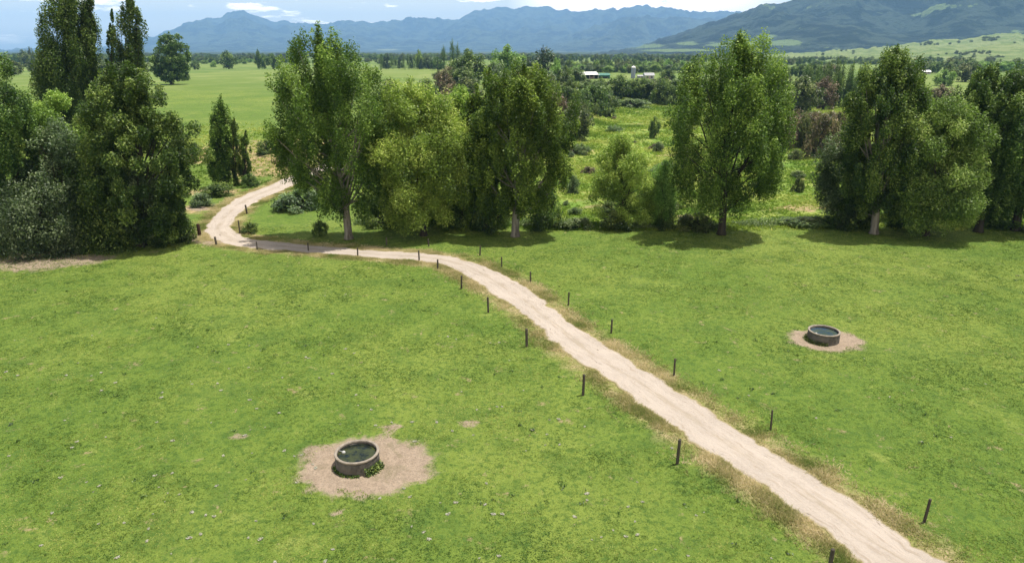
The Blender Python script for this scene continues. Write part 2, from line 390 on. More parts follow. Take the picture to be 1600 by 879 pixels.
# ------------------------------------------------------------------ ground sheet
def axis(segs):
    out = [segs[0][0]]
    for a, b, st0, st1 in segs:
        x = a
        while x < b-1e-6:
            st = st0+(st1-st0)*(x-a)/(b-a); x = min(x+st, b); out.append(x)
    return np.array(out)
ys = axis([(-250, 0, 50, 10), (0, 15, 5, 1), (15, 70, .45, .5), (70, 130, .5, 1.4), (130, 330, 1.5, 4), (330, 1200, 5, 60), (1200, 18500, 100, 1000)])
xh = axis([(0, 42, .45, .5), (42, 120, .55, 2.2), (120, 400, 3, 12), (400, 1500, 20, 100), (1500, 18500, 150, 1300)])
xs = np.concatenate([-xh[:0:-1], xh])
GX, GY = np.meshgrid(xs, ys); gx, gy = GX.ravel(), GY.ravel()
gz = hgt(gx, gy)
TD = track_dist(gx, gy)
nx, ny = len(xs), len(ys)
idx = np.arange(nx*ny).reshape(ny, nx)
GF = np.stack([idx[:-1, :-1], idx[:-1, 1:], idx[1:, 1:], idx[1:, :-1]], -1).reshape(-1, 4)
T1 = on_plane(557.5, 704.5, .62); T2 = on_plane(1288, 515.5, .62)
T1[2] = hgt(T1[0], T1[1]); T2[2] = hgt(T2[0], T2[1])
def blob(px, py, rx, ry, ang=0, dx=0):
    P = gp(px, py); u = gx-P[0]; v = gy-P[1]; ca, sa = math.cos(ang), math.sin(ang)
    return np.exp(-(((u*ca+v*sa)/rx)**2+((-u*sa+v*ca)/ry)**2)**1.6*.69)
dirt = np.zeros_like(gx)
for P_, cx, cy, rx, ry in ((T1, 572, 727, 2.75, 2.15), (T2, 1292, 531, 2.15, 1.75)):
    dirt = np.maximum(dirt, blob(cx, cy, rx, ry)*.85)
for (a, b, r) in ((495, 705, .9), (372, 681, .55), (735, 661, .6), (610, 668, .7), (300, 372, 2.2), (330, 378, 1.8), (60, 407, 5), (120, 405, 3.5), (655, 745, .7), (520, 800, .35), (318, 325, 2.5)):
    dirt = np.maximum(dirt, blob(a, b, r, r*.7)*.55)
dry = np.zeros_like(gx)
for (a, b, r, q) in ((425, 245, 8, 12), (450, 225, 8, 10), (410, 262, 6, 5), (345, 235, 7, 9), (330, 300, 5, 3), (310, 325, 3, 3), (700, 215, 8, 8), (1270, 235, 8, 12), (1255, 325, 7, 2.5), (900, 235, 5, 7), (1060, 240, 3, 6), (1090, 340, 5, 2)):
    dry = np.maximum(dry, blob(a, b, r, q)*.7)
far = sst(230, 330, gy)
ground = mesh_np('ground', np.stack([gx, gy, gz], 1), GF, M['ground'], smooth=True,
                 attrs={'trk': TD, 'valley': valley(gx, gy), 'far': far, 'dirt': dirt, 'dry': dry})
ground['kind'] = 'structure'

# track ribbon, ragged edges
n = len(TMID); K = 13
al = np.concatenate([[0], np.cumsum(np.linalg.norm(np.diff(TMID, axis=0), axis=1))])
jl = (fbm(al*.8, al*0, 4, 3)-.5)*.6+(fbm(al*3.1, al*0, 3, 31)-.5)*.4
jr = (fbm(al*.8, al*0+9, 4, 4)-.5)*.6+(fbm(al*3.1, al*0+9, 3, 41)-.5)*.4
u = np.linspace(-1, 1, K)
offs = np.where(u[None, :] < 0, u[None, :]*(TW+jl)[:, None], u[None, :]*(TW+jr)[:, None])
TXY = TMID[:, None, :]+nrm[:, None, :]*offs[:, :, None]
tz = hgt(TXY[..., 0], TXY[..., 1])+.02+.035*(1-u[None, :]**4)-.03*np.exp(-((np.abs(u)[None, :]-.45)/.14)**2)
idx = np.arange(n*K).reshape(n, K)
TF = np.stack([idx[:-1, :-1], idx[:-1, 1:], idx[1:, 1:], idx[1:, :-1]], -1).reshape(-1, 4)
trk = mesh_np('track', np.dstack([TXY, tz]).reshape(-1, 3), TF, M['track'], smooth=True,
              attrs={'along': np.repeat(al, K), 'across': np.tile(u, n)})
trk['kind'] = 'structure'

# ------------------------------------------------------------------ hills
def px_az(px, py):    # azimuth and elevation tangent of a sight line
    d = ray(px, py); return math.atan2(d[0], d[1]), d[2]/math.hypot(d[0], d[1])
def hill_range(name, ridge, r_ridge, r_foot, r_back, mat, spur, naz, nr, seed, meadow=None, foot_pow=1.3, wob=.06, rough=.06, amp=1.0):
    A = [px_az(a, b) for a, b in ridge]; a0, a1 = A[0][0], A[-1][0]
    az = np.linspace(a0, a1, naz); el = np.interp(az, [a[0] for a in A], [a[1] for a in A])
    s = np.concatenate([np.linspace(0, 1, nr), 1+np.linspace(0, 1, nr//4)[1:]])
    AZ, S = np.meshgrid(az, s)
    rr = r_ridge*(1+wob*(fbm(az*14, az*0, 3, seed)-.5))
    rf = r_foot*(1+wob*2*(fbm(az*9, az*0+3, 3, seed+1)-.5))
    Rr = np.where(S <= 1, rf[None, :]+(rr-rf)[None, :]*S, rr[None, :]+(r_back-rr)[None, :]*(S-1))
    Hr = CAMZ+el*rr+rr*.0022*(fbm(az*160, az*0+seed, 4, seed+2)-.5)*2
    env = np.where(S <= 1, S**foot_pow, 1-(S-1)**1.5*.9)
    X, Y = Rr*np.sin(AZ), Rr*np.cos(AZ)
    rid = 1-np.abs(2*fbm(X/spur, Y/spur, 5, seed+7)-1)*2
    rid2 = 1-np.abs(2*fbm(X/spur*2.7, Y/spur*2.7, 4, seed+9)-1)*2
    taper = np.clip(S*(1-np.clip(S, 0, 1))*4, 0, 1)
    Z = Hr[None, :]*(env*(1+taper*.75*amp*(rid-.6)+taper*.3*amp*(rid2-.5)) + rough*np.clip(S, 0, 1)*(fbm(X/spur*9, Y/spur*9, 3, seed+5)-.5)*.6)
    Z = np.where(S == 0, -6, Z)
    md = np.zeros_like(Z)
    for (mx, my, mw, mh, k) in (meadow or []):
        a_, e_ = px_az(mx, my); a2 = px_az(mx+mw, my)[0]-a_; e2 = abs(px_az(mx, my+mh)[1]-e_)
        E = (Z-CAMZ)/np.maximum(Rr, 1)
        md = np.maximum(md, k*np.exp(-(((AZ-a_)/a2)**2+((E-e_)/e2)**2)))
    ii = np.arange(Z.size).reshape(Z.shape)
    F = np.stack([ii[:-1, :-1], ii[:-1, 1:], ii[1:, 1:], ii[1:, :-1]], -1).reshape(-1, 4)
    o = mesh_np(name, np.stack([X.ravel(), Y.ravel(), Z.ravel()], 1), F, mat, smooth=True, attrs={'meadow': md.ravel()})
    o['kind'] = 'structure'; return o, (X, Y, Z)
hill_range('mountain_range', [(-300, 78), (120, 76), (200, 68), (240, 57), (270, 46), (285, 38), (300, 34), (320, 29.5), (333, 28), (345, 26.5), (353, 22), (366, 18.5), (380, 17.5),
    (395, 22), (408, 27), (422, 32.5), (432, 33.5), (445, 32), (458, 35), (470, 37), (480, 36), (500, 38), (520, 36), (540, 33.5), (560, 34.5), (580, 36.5), (605, 33), (628, 32), (634, 29),
    (642, 27.5), (652, 30), (672, 28), (688, 28.5), (692, 31.5), (720, 31), (728, 24), (740, 17), (755, 15.5), (775, 11.5), (790, 11.5), (800, 14), (815, 10), (830, 11), (845, 9.5), (860, 10), (874, 16),
    (886, 15), (892, 18.5), (915, 19), (930, 17), (945, 17.5), (958, 14.5), (964, 15.5), (975, 12), (985, 11), (992, 9), (1006, 8.5), (1020, 11), (1027, 12), (1036, 11), (1050, 13), (1062, 16),
    (1078, 18.5), (1100, 20), (1130, 19), (1160, 20), (1300, 10), (1600, 0), (2000, 0)], 13500, 8600, 16800, M['far_range'], 1500, 900, 90, 11,
    meadow=[(600, 78, 25, 2.2, .32), (645, 70, 12, 3, .3), (370, 80, 40, 2, .2), (790, 80, 40, 2.5, .2)])
hill_range('middle_range', [(700, 90), (780, 84), (830, 76), (862, 66), (890, 54), (930, 40), (960, 33), (985, 26), (1010, 24), (1035, 28), (1060, 26), (1085, 30), (1110, 28), (1150, 34), (1250, 40), (1400, 60)],
    10200, 7400, 11600, M['far_range'], 900, 500, 80, 51, meadow=[(880, 82, 40, 2.5, .3), (990, 76, 30, 3, .3)])
hill_range('forested_hills', [(900, 84), (960, 79), (1000, 72), (1040, 58), (1080, 45), (1110, 36), (1135, 28), (1160, 19), (1185, 10), (1200, 5), (1215, 7), (1235, 0), (1260, -14), (1300, -30),
    (1340, -38), (1400, -34), (1460, -40), (1520, -50), (1600, -46), (1800, -50), (2100, -30), (2400, 10)], 5200, 3000, 7200, M['mid_range'], 900, 700, 110, 23, foot_pow=1.15, amp=.7,
    meadow=[(1005, 72, 38, 4, .5), (1075, 68, 30, 4, .42), (1130, 68, 50, 4, .4), (1060, 79, 60, 2.5, .5), (1225, 67, 25, 4.5, .5), (1200, 58, 12, 4, .3), (1330, 45, 40, 9, .12), (1370, 35, 30, 12, .10), (1490, 10, 60, 7, .26), (1440, 20, 25, 8, .15), (1345, 60, 20, 6, .1), (1460, 55, 14, 5, .12)])
_, HG = hill_range('grazed_hills', [(1020, 92), (1100, 90), (1190, 85), (1260, 82), (1320, 78), (1390, 72), (1430, 67), (1450, 63.5), (1475, 63), (1500, 62), (1530, 57), (1560, 52.5), (1590, 52), (1640, 56), (1720, 50), (1900, 44), (2200, 60)],
    2600, 1250, 3600, M['foothill'], 420, 500, 70, 37, foot_pow=.95, wob=.04, rough=.01,
    meadow=[(1445, 69, 8, 4, .25), (1415, 84, 8, 2, .2), (1545, 62, 12, 4, .28), (1500, 85, 45, 4, .24)])

# ------------------------------------------------------------------ foliage engine
def rnd_dir(rng, n):
    v = rng.normal(size=(n, 3)); return v/np.linalg.norm(v, axis=1)[:, None]
def leaves(P, S, rng, v, out=None, aspect=.6, up=.25, hang=0):
    """one folded diamond leaf spray per point -> verts, faces, attribute"""
    n = len(P); N = rnd_dir(rng, n); N[:, 2] += up
    if out is not None: N += .3*out
    N /= np.linalg.norm(N, axis=1)[:, None]
    A = rnd_dir(rng, n)
    if hang: A[:, 2] -= hang
    T = A-(A*N).sum(1)[:, None]*N; T /= np.maximum(np.linalg.norm(T, axis=1), 1e-6)[:, None]
    B = np.cross(N, T); S = S[:, None]
    V = np.stack([P-T*S*.5, P+B*S*.5*aspect+N*S*.10, P+T*S*.5, P-B*S*.5*aspect+N*S*.10], 1).reshape(-1, 3)
    F = np.arange(n*4).reshape(n, 4)
    return V, F, np.repeat(v, 4)
PROF = {
 'poplar': ([0, .06, .18, .35, .55, .75, .88, .95, 1], [.35, .68, .88, .98, 1, .9, .68, .45, .15]),
 'willow': ([0, .08, .25, .45, .65, .82, .93, 1], [.8, .97, 1, 1, .93, .74, .5, .15]),
 'lombardy': ([0, .1, .3, .55, .8, .93, 1], [.5, .85, 1, 1, .8, .5, .12]),
 'round': ([0, .1, .3, .55, .78, .92, 1], [.6, .88, 1, .96, .75, .5, .15]),
 'mound': ([0, .2, .5, .75, .9, 1], [1, 1, .88, .65, .4, .1]),
 'conifer': ([0, .1, .4, .7, 1], [.75, 1, .72, .42, .05]),
}
def grow(rng, H, R, kind='poplar', base=.12, nclump=150, nleaf=24000, leaf=.26, cr=.95, vert=1.5, spikes=7, aspect=.6,
         trunk_r=.3, limbs=40, up=.75, hang=0, squash=1.0, interior=.26, lean=0.0, ltop=None):
    """trunk with limbs and a leaf crown, base at the origin. returns (MB of wood, crown arrays)"""
    pt, pr = PROF[kind]
    h0 = H*base
    a1, a2, ph1, ph2 = rng.uniform(.05, .14), rng.uniform(.04, .1), *rng.uniform(0, 6.3, 2)
    def env(t, a): return np.interp(t, pt, pr)*(1+a1*np.sin(2*a+ph1+t*3)+a2*np.sin(5*a+ph2+t*9))
    cr = cr*R/5.0 if kind not in ('mound',) else cr
    T = rng.choice(np.linspace(.01, .97, 400), nclump, p=(lambda w_: w_/w_.sum())(np.interp(np.linspace(.01, .97, 400), pt, pr)**1.5+.03))
    A = rng.uniform(0, 2*PI, nclump)
    q = np.where(rng.random(nclump) < interior, rng.uniform(0, .7, nclump), rng.uniform(.7, 1.04, nclump))
    rad = np.maximum(env(T, A)*R*1.04-cr*.6, 0)*q
    CC = np.stack([rad*np.cos(A), rad*np.sin(A)*squash, h0+T*(H-h0-cr*vert*.5)], 1)
    CR = cr*rng.uniform(.6, 1.25, nclump)
    # leaders that break the top outline
    ex = []; er = []
    for k in range(spikes):
        a = rng.uniform(0, 2*PI); rr = R*rng.uniform(0, .62)*(k > 0)
        tr = np.interp(rr/R, [0, .35, .62, 1], [1.0, .90, .76, .5])*rng.uniform(.93, 1.02)
        zt = h0+(H-h0)*tr
        if k == 0: zt = H
        for j in range(6):
            ex.append((rr*math.cos(a), rr*math.sin(a)*squash, zt-cr*.5-j*cr*.85)); er.append(cr*(.34+.12*j))
    if ex:
        CC = np.vstack([CC, ex]); CR = np.concatenate([CR, er])
    lt = lean if ltop is None else ltop
    def off(z): return np.interp(z, [0, .22*H, .5*H, H], [0, lean*.12, lean*.9, lt])
    CC[:, 0] += off(CC[:, 2])
    wgt = CR**2; cnt = np.maximum((wgt/wgt.sum()*nleaf).astype(int), 3)
    ci = np.repeat(np.arange(len(CC)), cnt); n = len(ci)
    D = rnd_dir(rng, n); q = rng.random(n)**.34
    # ragged clumps: a few arms stick out
    arm = 1+.28*np.sin(D[:, 0]*7+ci)*np.sin(D[:, 1]*6+ci*1.7)*np.sin(D[:, 2]*5+ci*.6)*1.3
    P = CC[ci]+D*(CR[ci]*q*arm)[:, None]*np.array([1, 1, vert])*1.0
    if hang: P[:, 2] -= (rng.random(n)**2)*CR[ci]*hang*.5
    P[:, 2] = np.maximum(P[:, 2], .05)
    ctr = np.array([0, 0, h0+(H-h0)*.45]); O = P-ctr; O[:, 2] *= R/H*1.3; O /= np.maximum(np.linalg.norm(O, axis=1), .01)[:, None]
    cv = rng.random(len(CC))
    v = np.clip(.5*cv[ci]+.5*rng.random(n)+.12*(P[:, 2]/H-.5), 0, 1)  # clump contrast and lift with height put crown light and shade into the tone
    crown = leaves(P, leaf*rng.uniform(.6, 1.35, n), rng, v, O, aspect, up, hang)
    wood = MB(); zt = H*.82; pts = []; rs = []
    wx, wy = rng.uniform(-.25, .25, 2)
    for k in range(9):
        f = k/8
        pts.append((float(off(zt*f))+wx*math.sin(f*4), wy*math.sin(f*5), zt*f-.15*(k == 0))); rs.append(trunk_r*(1-f)**.8+.02+(trunk_r*.55 if k == 0 else trunk_r*.1 if k == 1 else 0))
    pts.insert(1, (pts[0][0], pts[0][1], .5)); rs.insert(1, trunk_r*1.08)
    wood.tube(pts, rs, 9)
    order = rng.permutation(nclump)[:limbs]
    for i in order:
        c = CC[i]; zs = h0*.8+max(c[2]-h0, .3)*rng.uniform(.12, .7); f = zs/zt
        if f > .95: continue
        s0 = np.array([float(off(zs))+wx*math.sin(f*4), wy*math.sin(f*5), zs]); L = np.linalg.norm(c-s0)
        m1 = s0+(c-s0)*.35+np.array([0, 0, -.06*L]); m2 = s0+(c-s0)*.7+np.array([0, 0, -.04*L])
        r0 = min(trunk_r*.42*(1-f)+.02, .025+L*.014)
        wood.tube([s0, m1, m2, c], [r0, r0*.7, r0*.45, .015], 5, cap=False)
    return wood, crown
def tree_at(P, name, label, cat, mat, rng, H, R, bark='bark', group=None, rot=None, **kw):
    wood, (V, F, v) = grow(rng, H, R, **kw)
    root = empty(name, P, label, cat, group)
    root.rotation_euler[2] = rng.uniform(0, 2*PI) if rot is None else rot
    wood.build('trunk', M[bark], root, True)
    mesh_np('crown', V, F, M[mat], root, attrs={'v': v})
    return root
def hero(name, label, cat, mat, px, pyb, pyt, pl, pr, seed, dz=0, P=None, **kw):
    rng = np.random.default_rng(seed)
    if P is None: P = gp(px, pyb)
    Hh = top_z(P, pyt)-P[2]; Rr = (pr-pl)/2*mpp(P)*1.02
    pc = (pl+pr)/2
    def at_row(py): d = ray(pc, py); return d[0]*P[1]/d[1]-P[0]
    kw.setdefault('lean', float(at_row(pyt*.5+pyb*.5)))
    if kw.get('kind') == 'lombardy': kw.setdefault('ltop', float(at_row(pyt)))
    return tree_at(P, name, label, cat, M and mat, rng, Hh, Rr, rot=0, **kw)
PK = dict(squash=.66, kind='poplar', nclump=260, nleaf=100000, leaf=.19, cr=.64, vert=2.0, spikes=14, trunk_r=.34, limbs=44)
WK = dict(squash=.75, kind='willow', nclump=95, nleaf=80000, leaf=.2, cr=1.3, vert=1.0, spikes=3, trunk_r=.28, limbs=34, aspect=.45, hang=.35, up=.8)
LK = dict(kind='lombardy', nclump=240, nleaf=44000, leaf=.26, cr=1.3, vert=2.6, spikes=6, trunk_r=.35, limbs=40, base=.04)
def K_(d, **kw): e = dict(d); e.update(kw); return e

# ---- the row of trees along the far side of the paddock
hero('poplar_tree', 'tall broad poplar with pale trunk casting its shade over the track bend', 'tree', 'poplar', 545, 373, 38, 426, 596, 1, **K_(PK, base=.13, spikes=13))
hero('willow_tree', 'rounded yellow-green willow between the two large poplars left of centre', 'tree', 'willow_bright', 662, 368, 114, 572, 720, 2, bark='bark_dark', **K_(WK, base=.12, nclump=115, nleaf=120000))
hero('poplar_tree', 'slimmer poplar standing just behind the pale-trunked centre poplar, on its left', 'tree', 'poplar', 762, 354, 104, 728, 806, 3, bark='bark_dark', **K_(PK, base=.09, nleaf=80000, spikes=8))
hero('poplar_tree', 'centre poplar with pale trunk to the right of the rounded willow', 'tree', 'poplar', 805, 369, 96, 750, 888, 4, **K_(PK, base=.11, spikes=9))
hero('willow_tree', 'lime green willow top showing between willow and centre poplar, set behind them', 'tree', 'willow_bright', 722, 345, 134, 676, 768, 5, bark='bark_dark', **K_(WK, base=.05))
hero('willow_tree', 'small bushy willow alone in the gap right of centre', 'tree', 'willow_bright', 972, 352, 205, 922, 1018, 6, bark='bark_dark', **K_(WK, base=.06, nclump=95, nleaf=52000, leaf=.17, cr=1.2, trunk_r=.12))
hero('young_tree', 'slim young tree close beside the small bushy willow', 'tree', 'willow', 1035, 355, 249, 1012, 1060, 7, bark='bark_dark', **K_(WK, base=.08, nclump=60, nleaf=22000, leaf=.15, cr=1.6, vert=1.5, trunk_r=.08))
hero('poplar_tree', 'large solitary poplar right of centre with its shade at its foot', 'tree', 'poplar', 1127, 366, 47, 1050, 1232, 88, bark='bark_dark', **K_(PK, base=.12, spikes=14, nclump=250, nleaf=110000))
hero('poplar_tree', 'tall pointed poplar at the left end of the right-hand group', 'tree', 'poplar_dark', 1365, 365, 68, 1312, 1444, 9, **K_(PK, base=.11, spikes=12))
hero('willow_tree', 'low grey-green willow leaning out on the left of the right-hand group', 'tree', 'silver', 1326, 352, 188, 1268, 1372, 10, bark='bark_dark', **K_(WK, base=.04, nleaf=34000))
hero('willow_tree', 'dome-shaped willow with sunlit crest in the right-hand group', 'tree', 'willow', 1446, 368, 148, 1394, 1540, 11, bark='bark_dark', **K_(WK, base=.13, nclump=115, nleaf=110000))
hero('poplar_tree', 'broad dark poplar behind the dome-shaped willow', 'tree', 'poplar_dark', 1528, 362, 96, 1470, 1592, 12, bark='bark_dark', **K_(PK, base=.09, spikes=10))
hero('poplar_tree', 'dark poplar cut by the right edge of the photo', 'tree', 'poplar_dark', 1586, 360, 90, 1536, 1680, 13, bark='bark_dark', **K_(PK, base=.09, spikes=10))
hero('poplar_tree', 'poplar just beyond the right edge, rearmost of the row', 'tree', 'poplar_dark', 1690, 362, 100, 1640, 1770, 14, bark='bark_dark', **K_(PK, base=.09, nleaf=30000))
# ---- the dark clump at the left
hero('alder_tree', 'big dark tree at the right end of the left-hand clump', 'tree', 'poplar_dark', 222, 384, 92, 138, 306, 21, bark='bark_dark', **K_(PK, kind='round', base=.03, spikes=9, vert=1.2, nclump=300, nleaf=110000))
hero('alder_tree', 'dark leafy tree cut by the left edge of the photo', 'tree', 'poplar_dark', 2, 385, 55, -75, 62, 22, bark='bark_dark', **K_(PK, base=.05, spikes=9))
hero('willow_tree', 'bright yellow-green willow glowing inside the left-hand clump', 'tree', 'willow_bright', 105, 368, 138, 48, 155, 23, bark='bark_dark', **K_(WK, base=.04))
hero('alder_tree', 'narrow dark tree filling the middle of the left-hand clump', 'tree', 'poplar_dark', 150, 378, 195, 85, 205, 24, bark='bark_dark', **K_(PK, kind='round', base=.02, vert=1.1, nleaf=34000))
hero('silver_willow_tree', 'silvery grey willow with drooping boughs at the front left corner of the clump', 'tree', 'silver', 60, 392, 262, -15, 140, 25, bark='bark_dark', **K_(WK, base=.0, hang=1.3, nclump=120, nleaf=34000, cr=1.1))
hero('silver_willow_tree', 'upright silvery willow above the drooping one in the left clump', 'tree', 'silver', 92, 382, 178, 48, 150, 26, bark='bark_dark', **K_(WK, base=.1, nleaf=24000))
hero('silver_willow_tree', 'pale grey sapling low in front of the big dark tree', 'tree', 'silver', 225, 386, 262, 195, 260, 27, bark='bark_dark', **K_(WK, base=.15, nclump=50, nleaf=9000, trunk_r=.08))
hero('alder_tree', 'smaller green tree on the outer right flank of the left clump', 'tree', 'shrub_green', 268, 378, 225, 238, 302, 28, bark='bark_dark', **K_(PK, kind='round', base=.02, nclump=80, nleaf=16000, trunk_r=.12))
hero('alder_tree', 'low dark tree at the bottom of the left clump', 'tree', 'poplar_dark', 165, 388, 290, 120, 225, 29, bark='bark_dark', **K_(PK, kind='mound', base=0, nclump=90, nleaf=18000, cr=1.3, trunk_r=.12))
hero('lombardy_poplar', 'tall dark columnar poplar rising out of the picture at the left', 'tree', 'lombardy', 108, 250, -38, 66, 146, 31, bark='bark_dark', **K_(LK, cr=.9, vert=2.8, nclump=320, nleaf=80000))
hero('lombardy_poplar', 'thin second column beside the tall dark poplar at the left', 'tree', 'lombardy', 138, 246, -22, 126, 151, 32, bark='bark_dark', **K_(LK, nclump=120, nleaf=24000))
hero('lombardy_poplar', 'columnar poplar left of the round field tree, its tip out of the picture', 'tree', 'lombardy', 204, 235, -24, 182, 226, 33, bark='bark_dark', **K_(LK, nclump=160, nleaf=36000))
hero('lombardy_poplar', 'short thin spire between the two tall columnar poplars', 'tree', 'lombardy', 174, 235, 14, 167, 183, 34, bark='bark_dark', **K_(LK, nclump=60, nleaf=8000))
# ---- upright young poplars by the track's far bend
hero('lombardy_poplar', 'upright young poplar on the bank left of the track bend', 'tree', 'poplar', 347, 292, 147, 327, 362, 35, bark='bark_dark', **K_(LK, nclump=150, nleaf=18000, leaf=.24, cr=1.3, trunk_r=.2))
hero('lombardy_poplar', 'shorter thinner poplar close right of the upright one on the bank', 'tree', 'poplar', 384, 288, 202, 375, 393, 36, bark='bark_dark', **K_(LK, nclump=60, nleaf=6000, leaf=.22, trunk_r=.1))
hero('lombardy_poplar', 'slim pole-like sapling between the two young poplars on the bank', 'tree', 'poplar', 367, 290, 183, 354, 378, 37, bark='bark_dark', **K_(LK, nclump=60, nleaf=6000, leaf=.22, trunk_r=.1))
hero('round_tree', 'big rounded tree at the left edge of the far green field', 'tree', 'shrub_green', 268, 132, 48, 240, 300, 38, bark='bark_dark', **K_(PK, kind='round', base=.08, vert=.9, nclump=140, nleaf=20000, leaf=.75, cr=.9, spikes=3, trunk_r=.5))

# ------------------------------------------------------------------ middle distance: copies of a few shapes, each its own thing
hidden = []
def proto(seed, mat, kind, nclump, nleaf, leaf, cr, vert, R, H, base, limbs=8, spikes=3, bark='bark_dark', **kw):
    kw.setdefault('up', 1.2)
    rng = np.random.default_rng(seed)
    wood, (V, F, v) = grow(rng, H, R, kind=kind, base=base, nclump=nclump, nleaf=nleaf, leaf=leaf, cr=cr, vert=vert, spikes=spikes, limbs=limbs, trunk_r=R*.06, **kw)
    a = wood.build('trunk', M[bark], None, True); b = mesh_np('crown', V, F, M[mat], None, attrs={'v': v})
    d = dict(wood=a.data, crown=b.data, R=R, H=H)
    bpy.data.objects.remove(a); bpy.data.objects.remove(b)
    return d
PR = {}
for m_ in ('shrub_green', 'shrub_olive', 'shrub_brown', 'willow', 'silver', 'poplar_dark'):
    PR[m_, 'mound'] = [proto(100+hash_, m_, 'mound', 30, 4600, .10, .28, .8, 1, 1, 0) for hash_ in (1, 2)]
    PR[m_, 'round'] = [proto(120+hash_, m_, 'round', 46, 5600, .11, 1.25, 1.0, 1, 1.9, .08) for hash_ in (1, 2)]
PR['lombardy', 'column'] = [proto(140+k, 'lombardy', 'lombardy', 50, 2600, .16, 1.7, 2.2, 1, 5, .04) for k in (1, 2, 3)]
PR['pine', 'conifer'] = [proto(150+k, 'pine', 'conifer', 50, 2600, .16, 1.3, 1.2, 1, 3.2, .06) for k in (1, 2)]
PR['pine', 'round'] = [proto(155+k, 'pine', 'round', 40, 3200, .13, 1.4, 1.0, 1, 2.0, .06) for k in (1, 2)]
prng = np.random.default_rng(77)
def put(name, label, cat, mat, shape, P, H, R, group=None, tiny=False):
    pr = PR[mat, shape][int(prng.integers(len(PR[mat, shape])))]
    sc = (R/pr['R'], R/pr['R'], H/pr['H']); rz = prng.uniform(0, 2*PI)
    if tiny:
        o = bpy.data.objects.new(name, pr['crown']); col.objects.link(o)
        o.location = P; o.scale = sc; o.rotation_euler[2] = rz
        return tag(o, label, cat, group)
    root = empty(name, P, label, cat, group); root.scale = sc; root.rotation_euler[2] = rz
    for k, nme in (('wood', 'trunk'), ('crown', 'crown')):
        o = bpy.data.objects.new(nme, pr[k]); col.objects.link(o); o.parent = root
    return root
def putpx(name, label, cat, mat, shape, px, pyb, w_, pyt, group=None, tiny=False, dz=0):
    P = gp(px, pyb); H = top_z(P, pyt)-P[2]; R = w_/2*mpp(P)
    P[2] -= .1
    return put(name, label, cat, mat, shape, P, max(H, .3), R, group, tiny)
G1 = 'shrubs on the terrace edge'; G2 = 'shrubs and trees round the wetland'
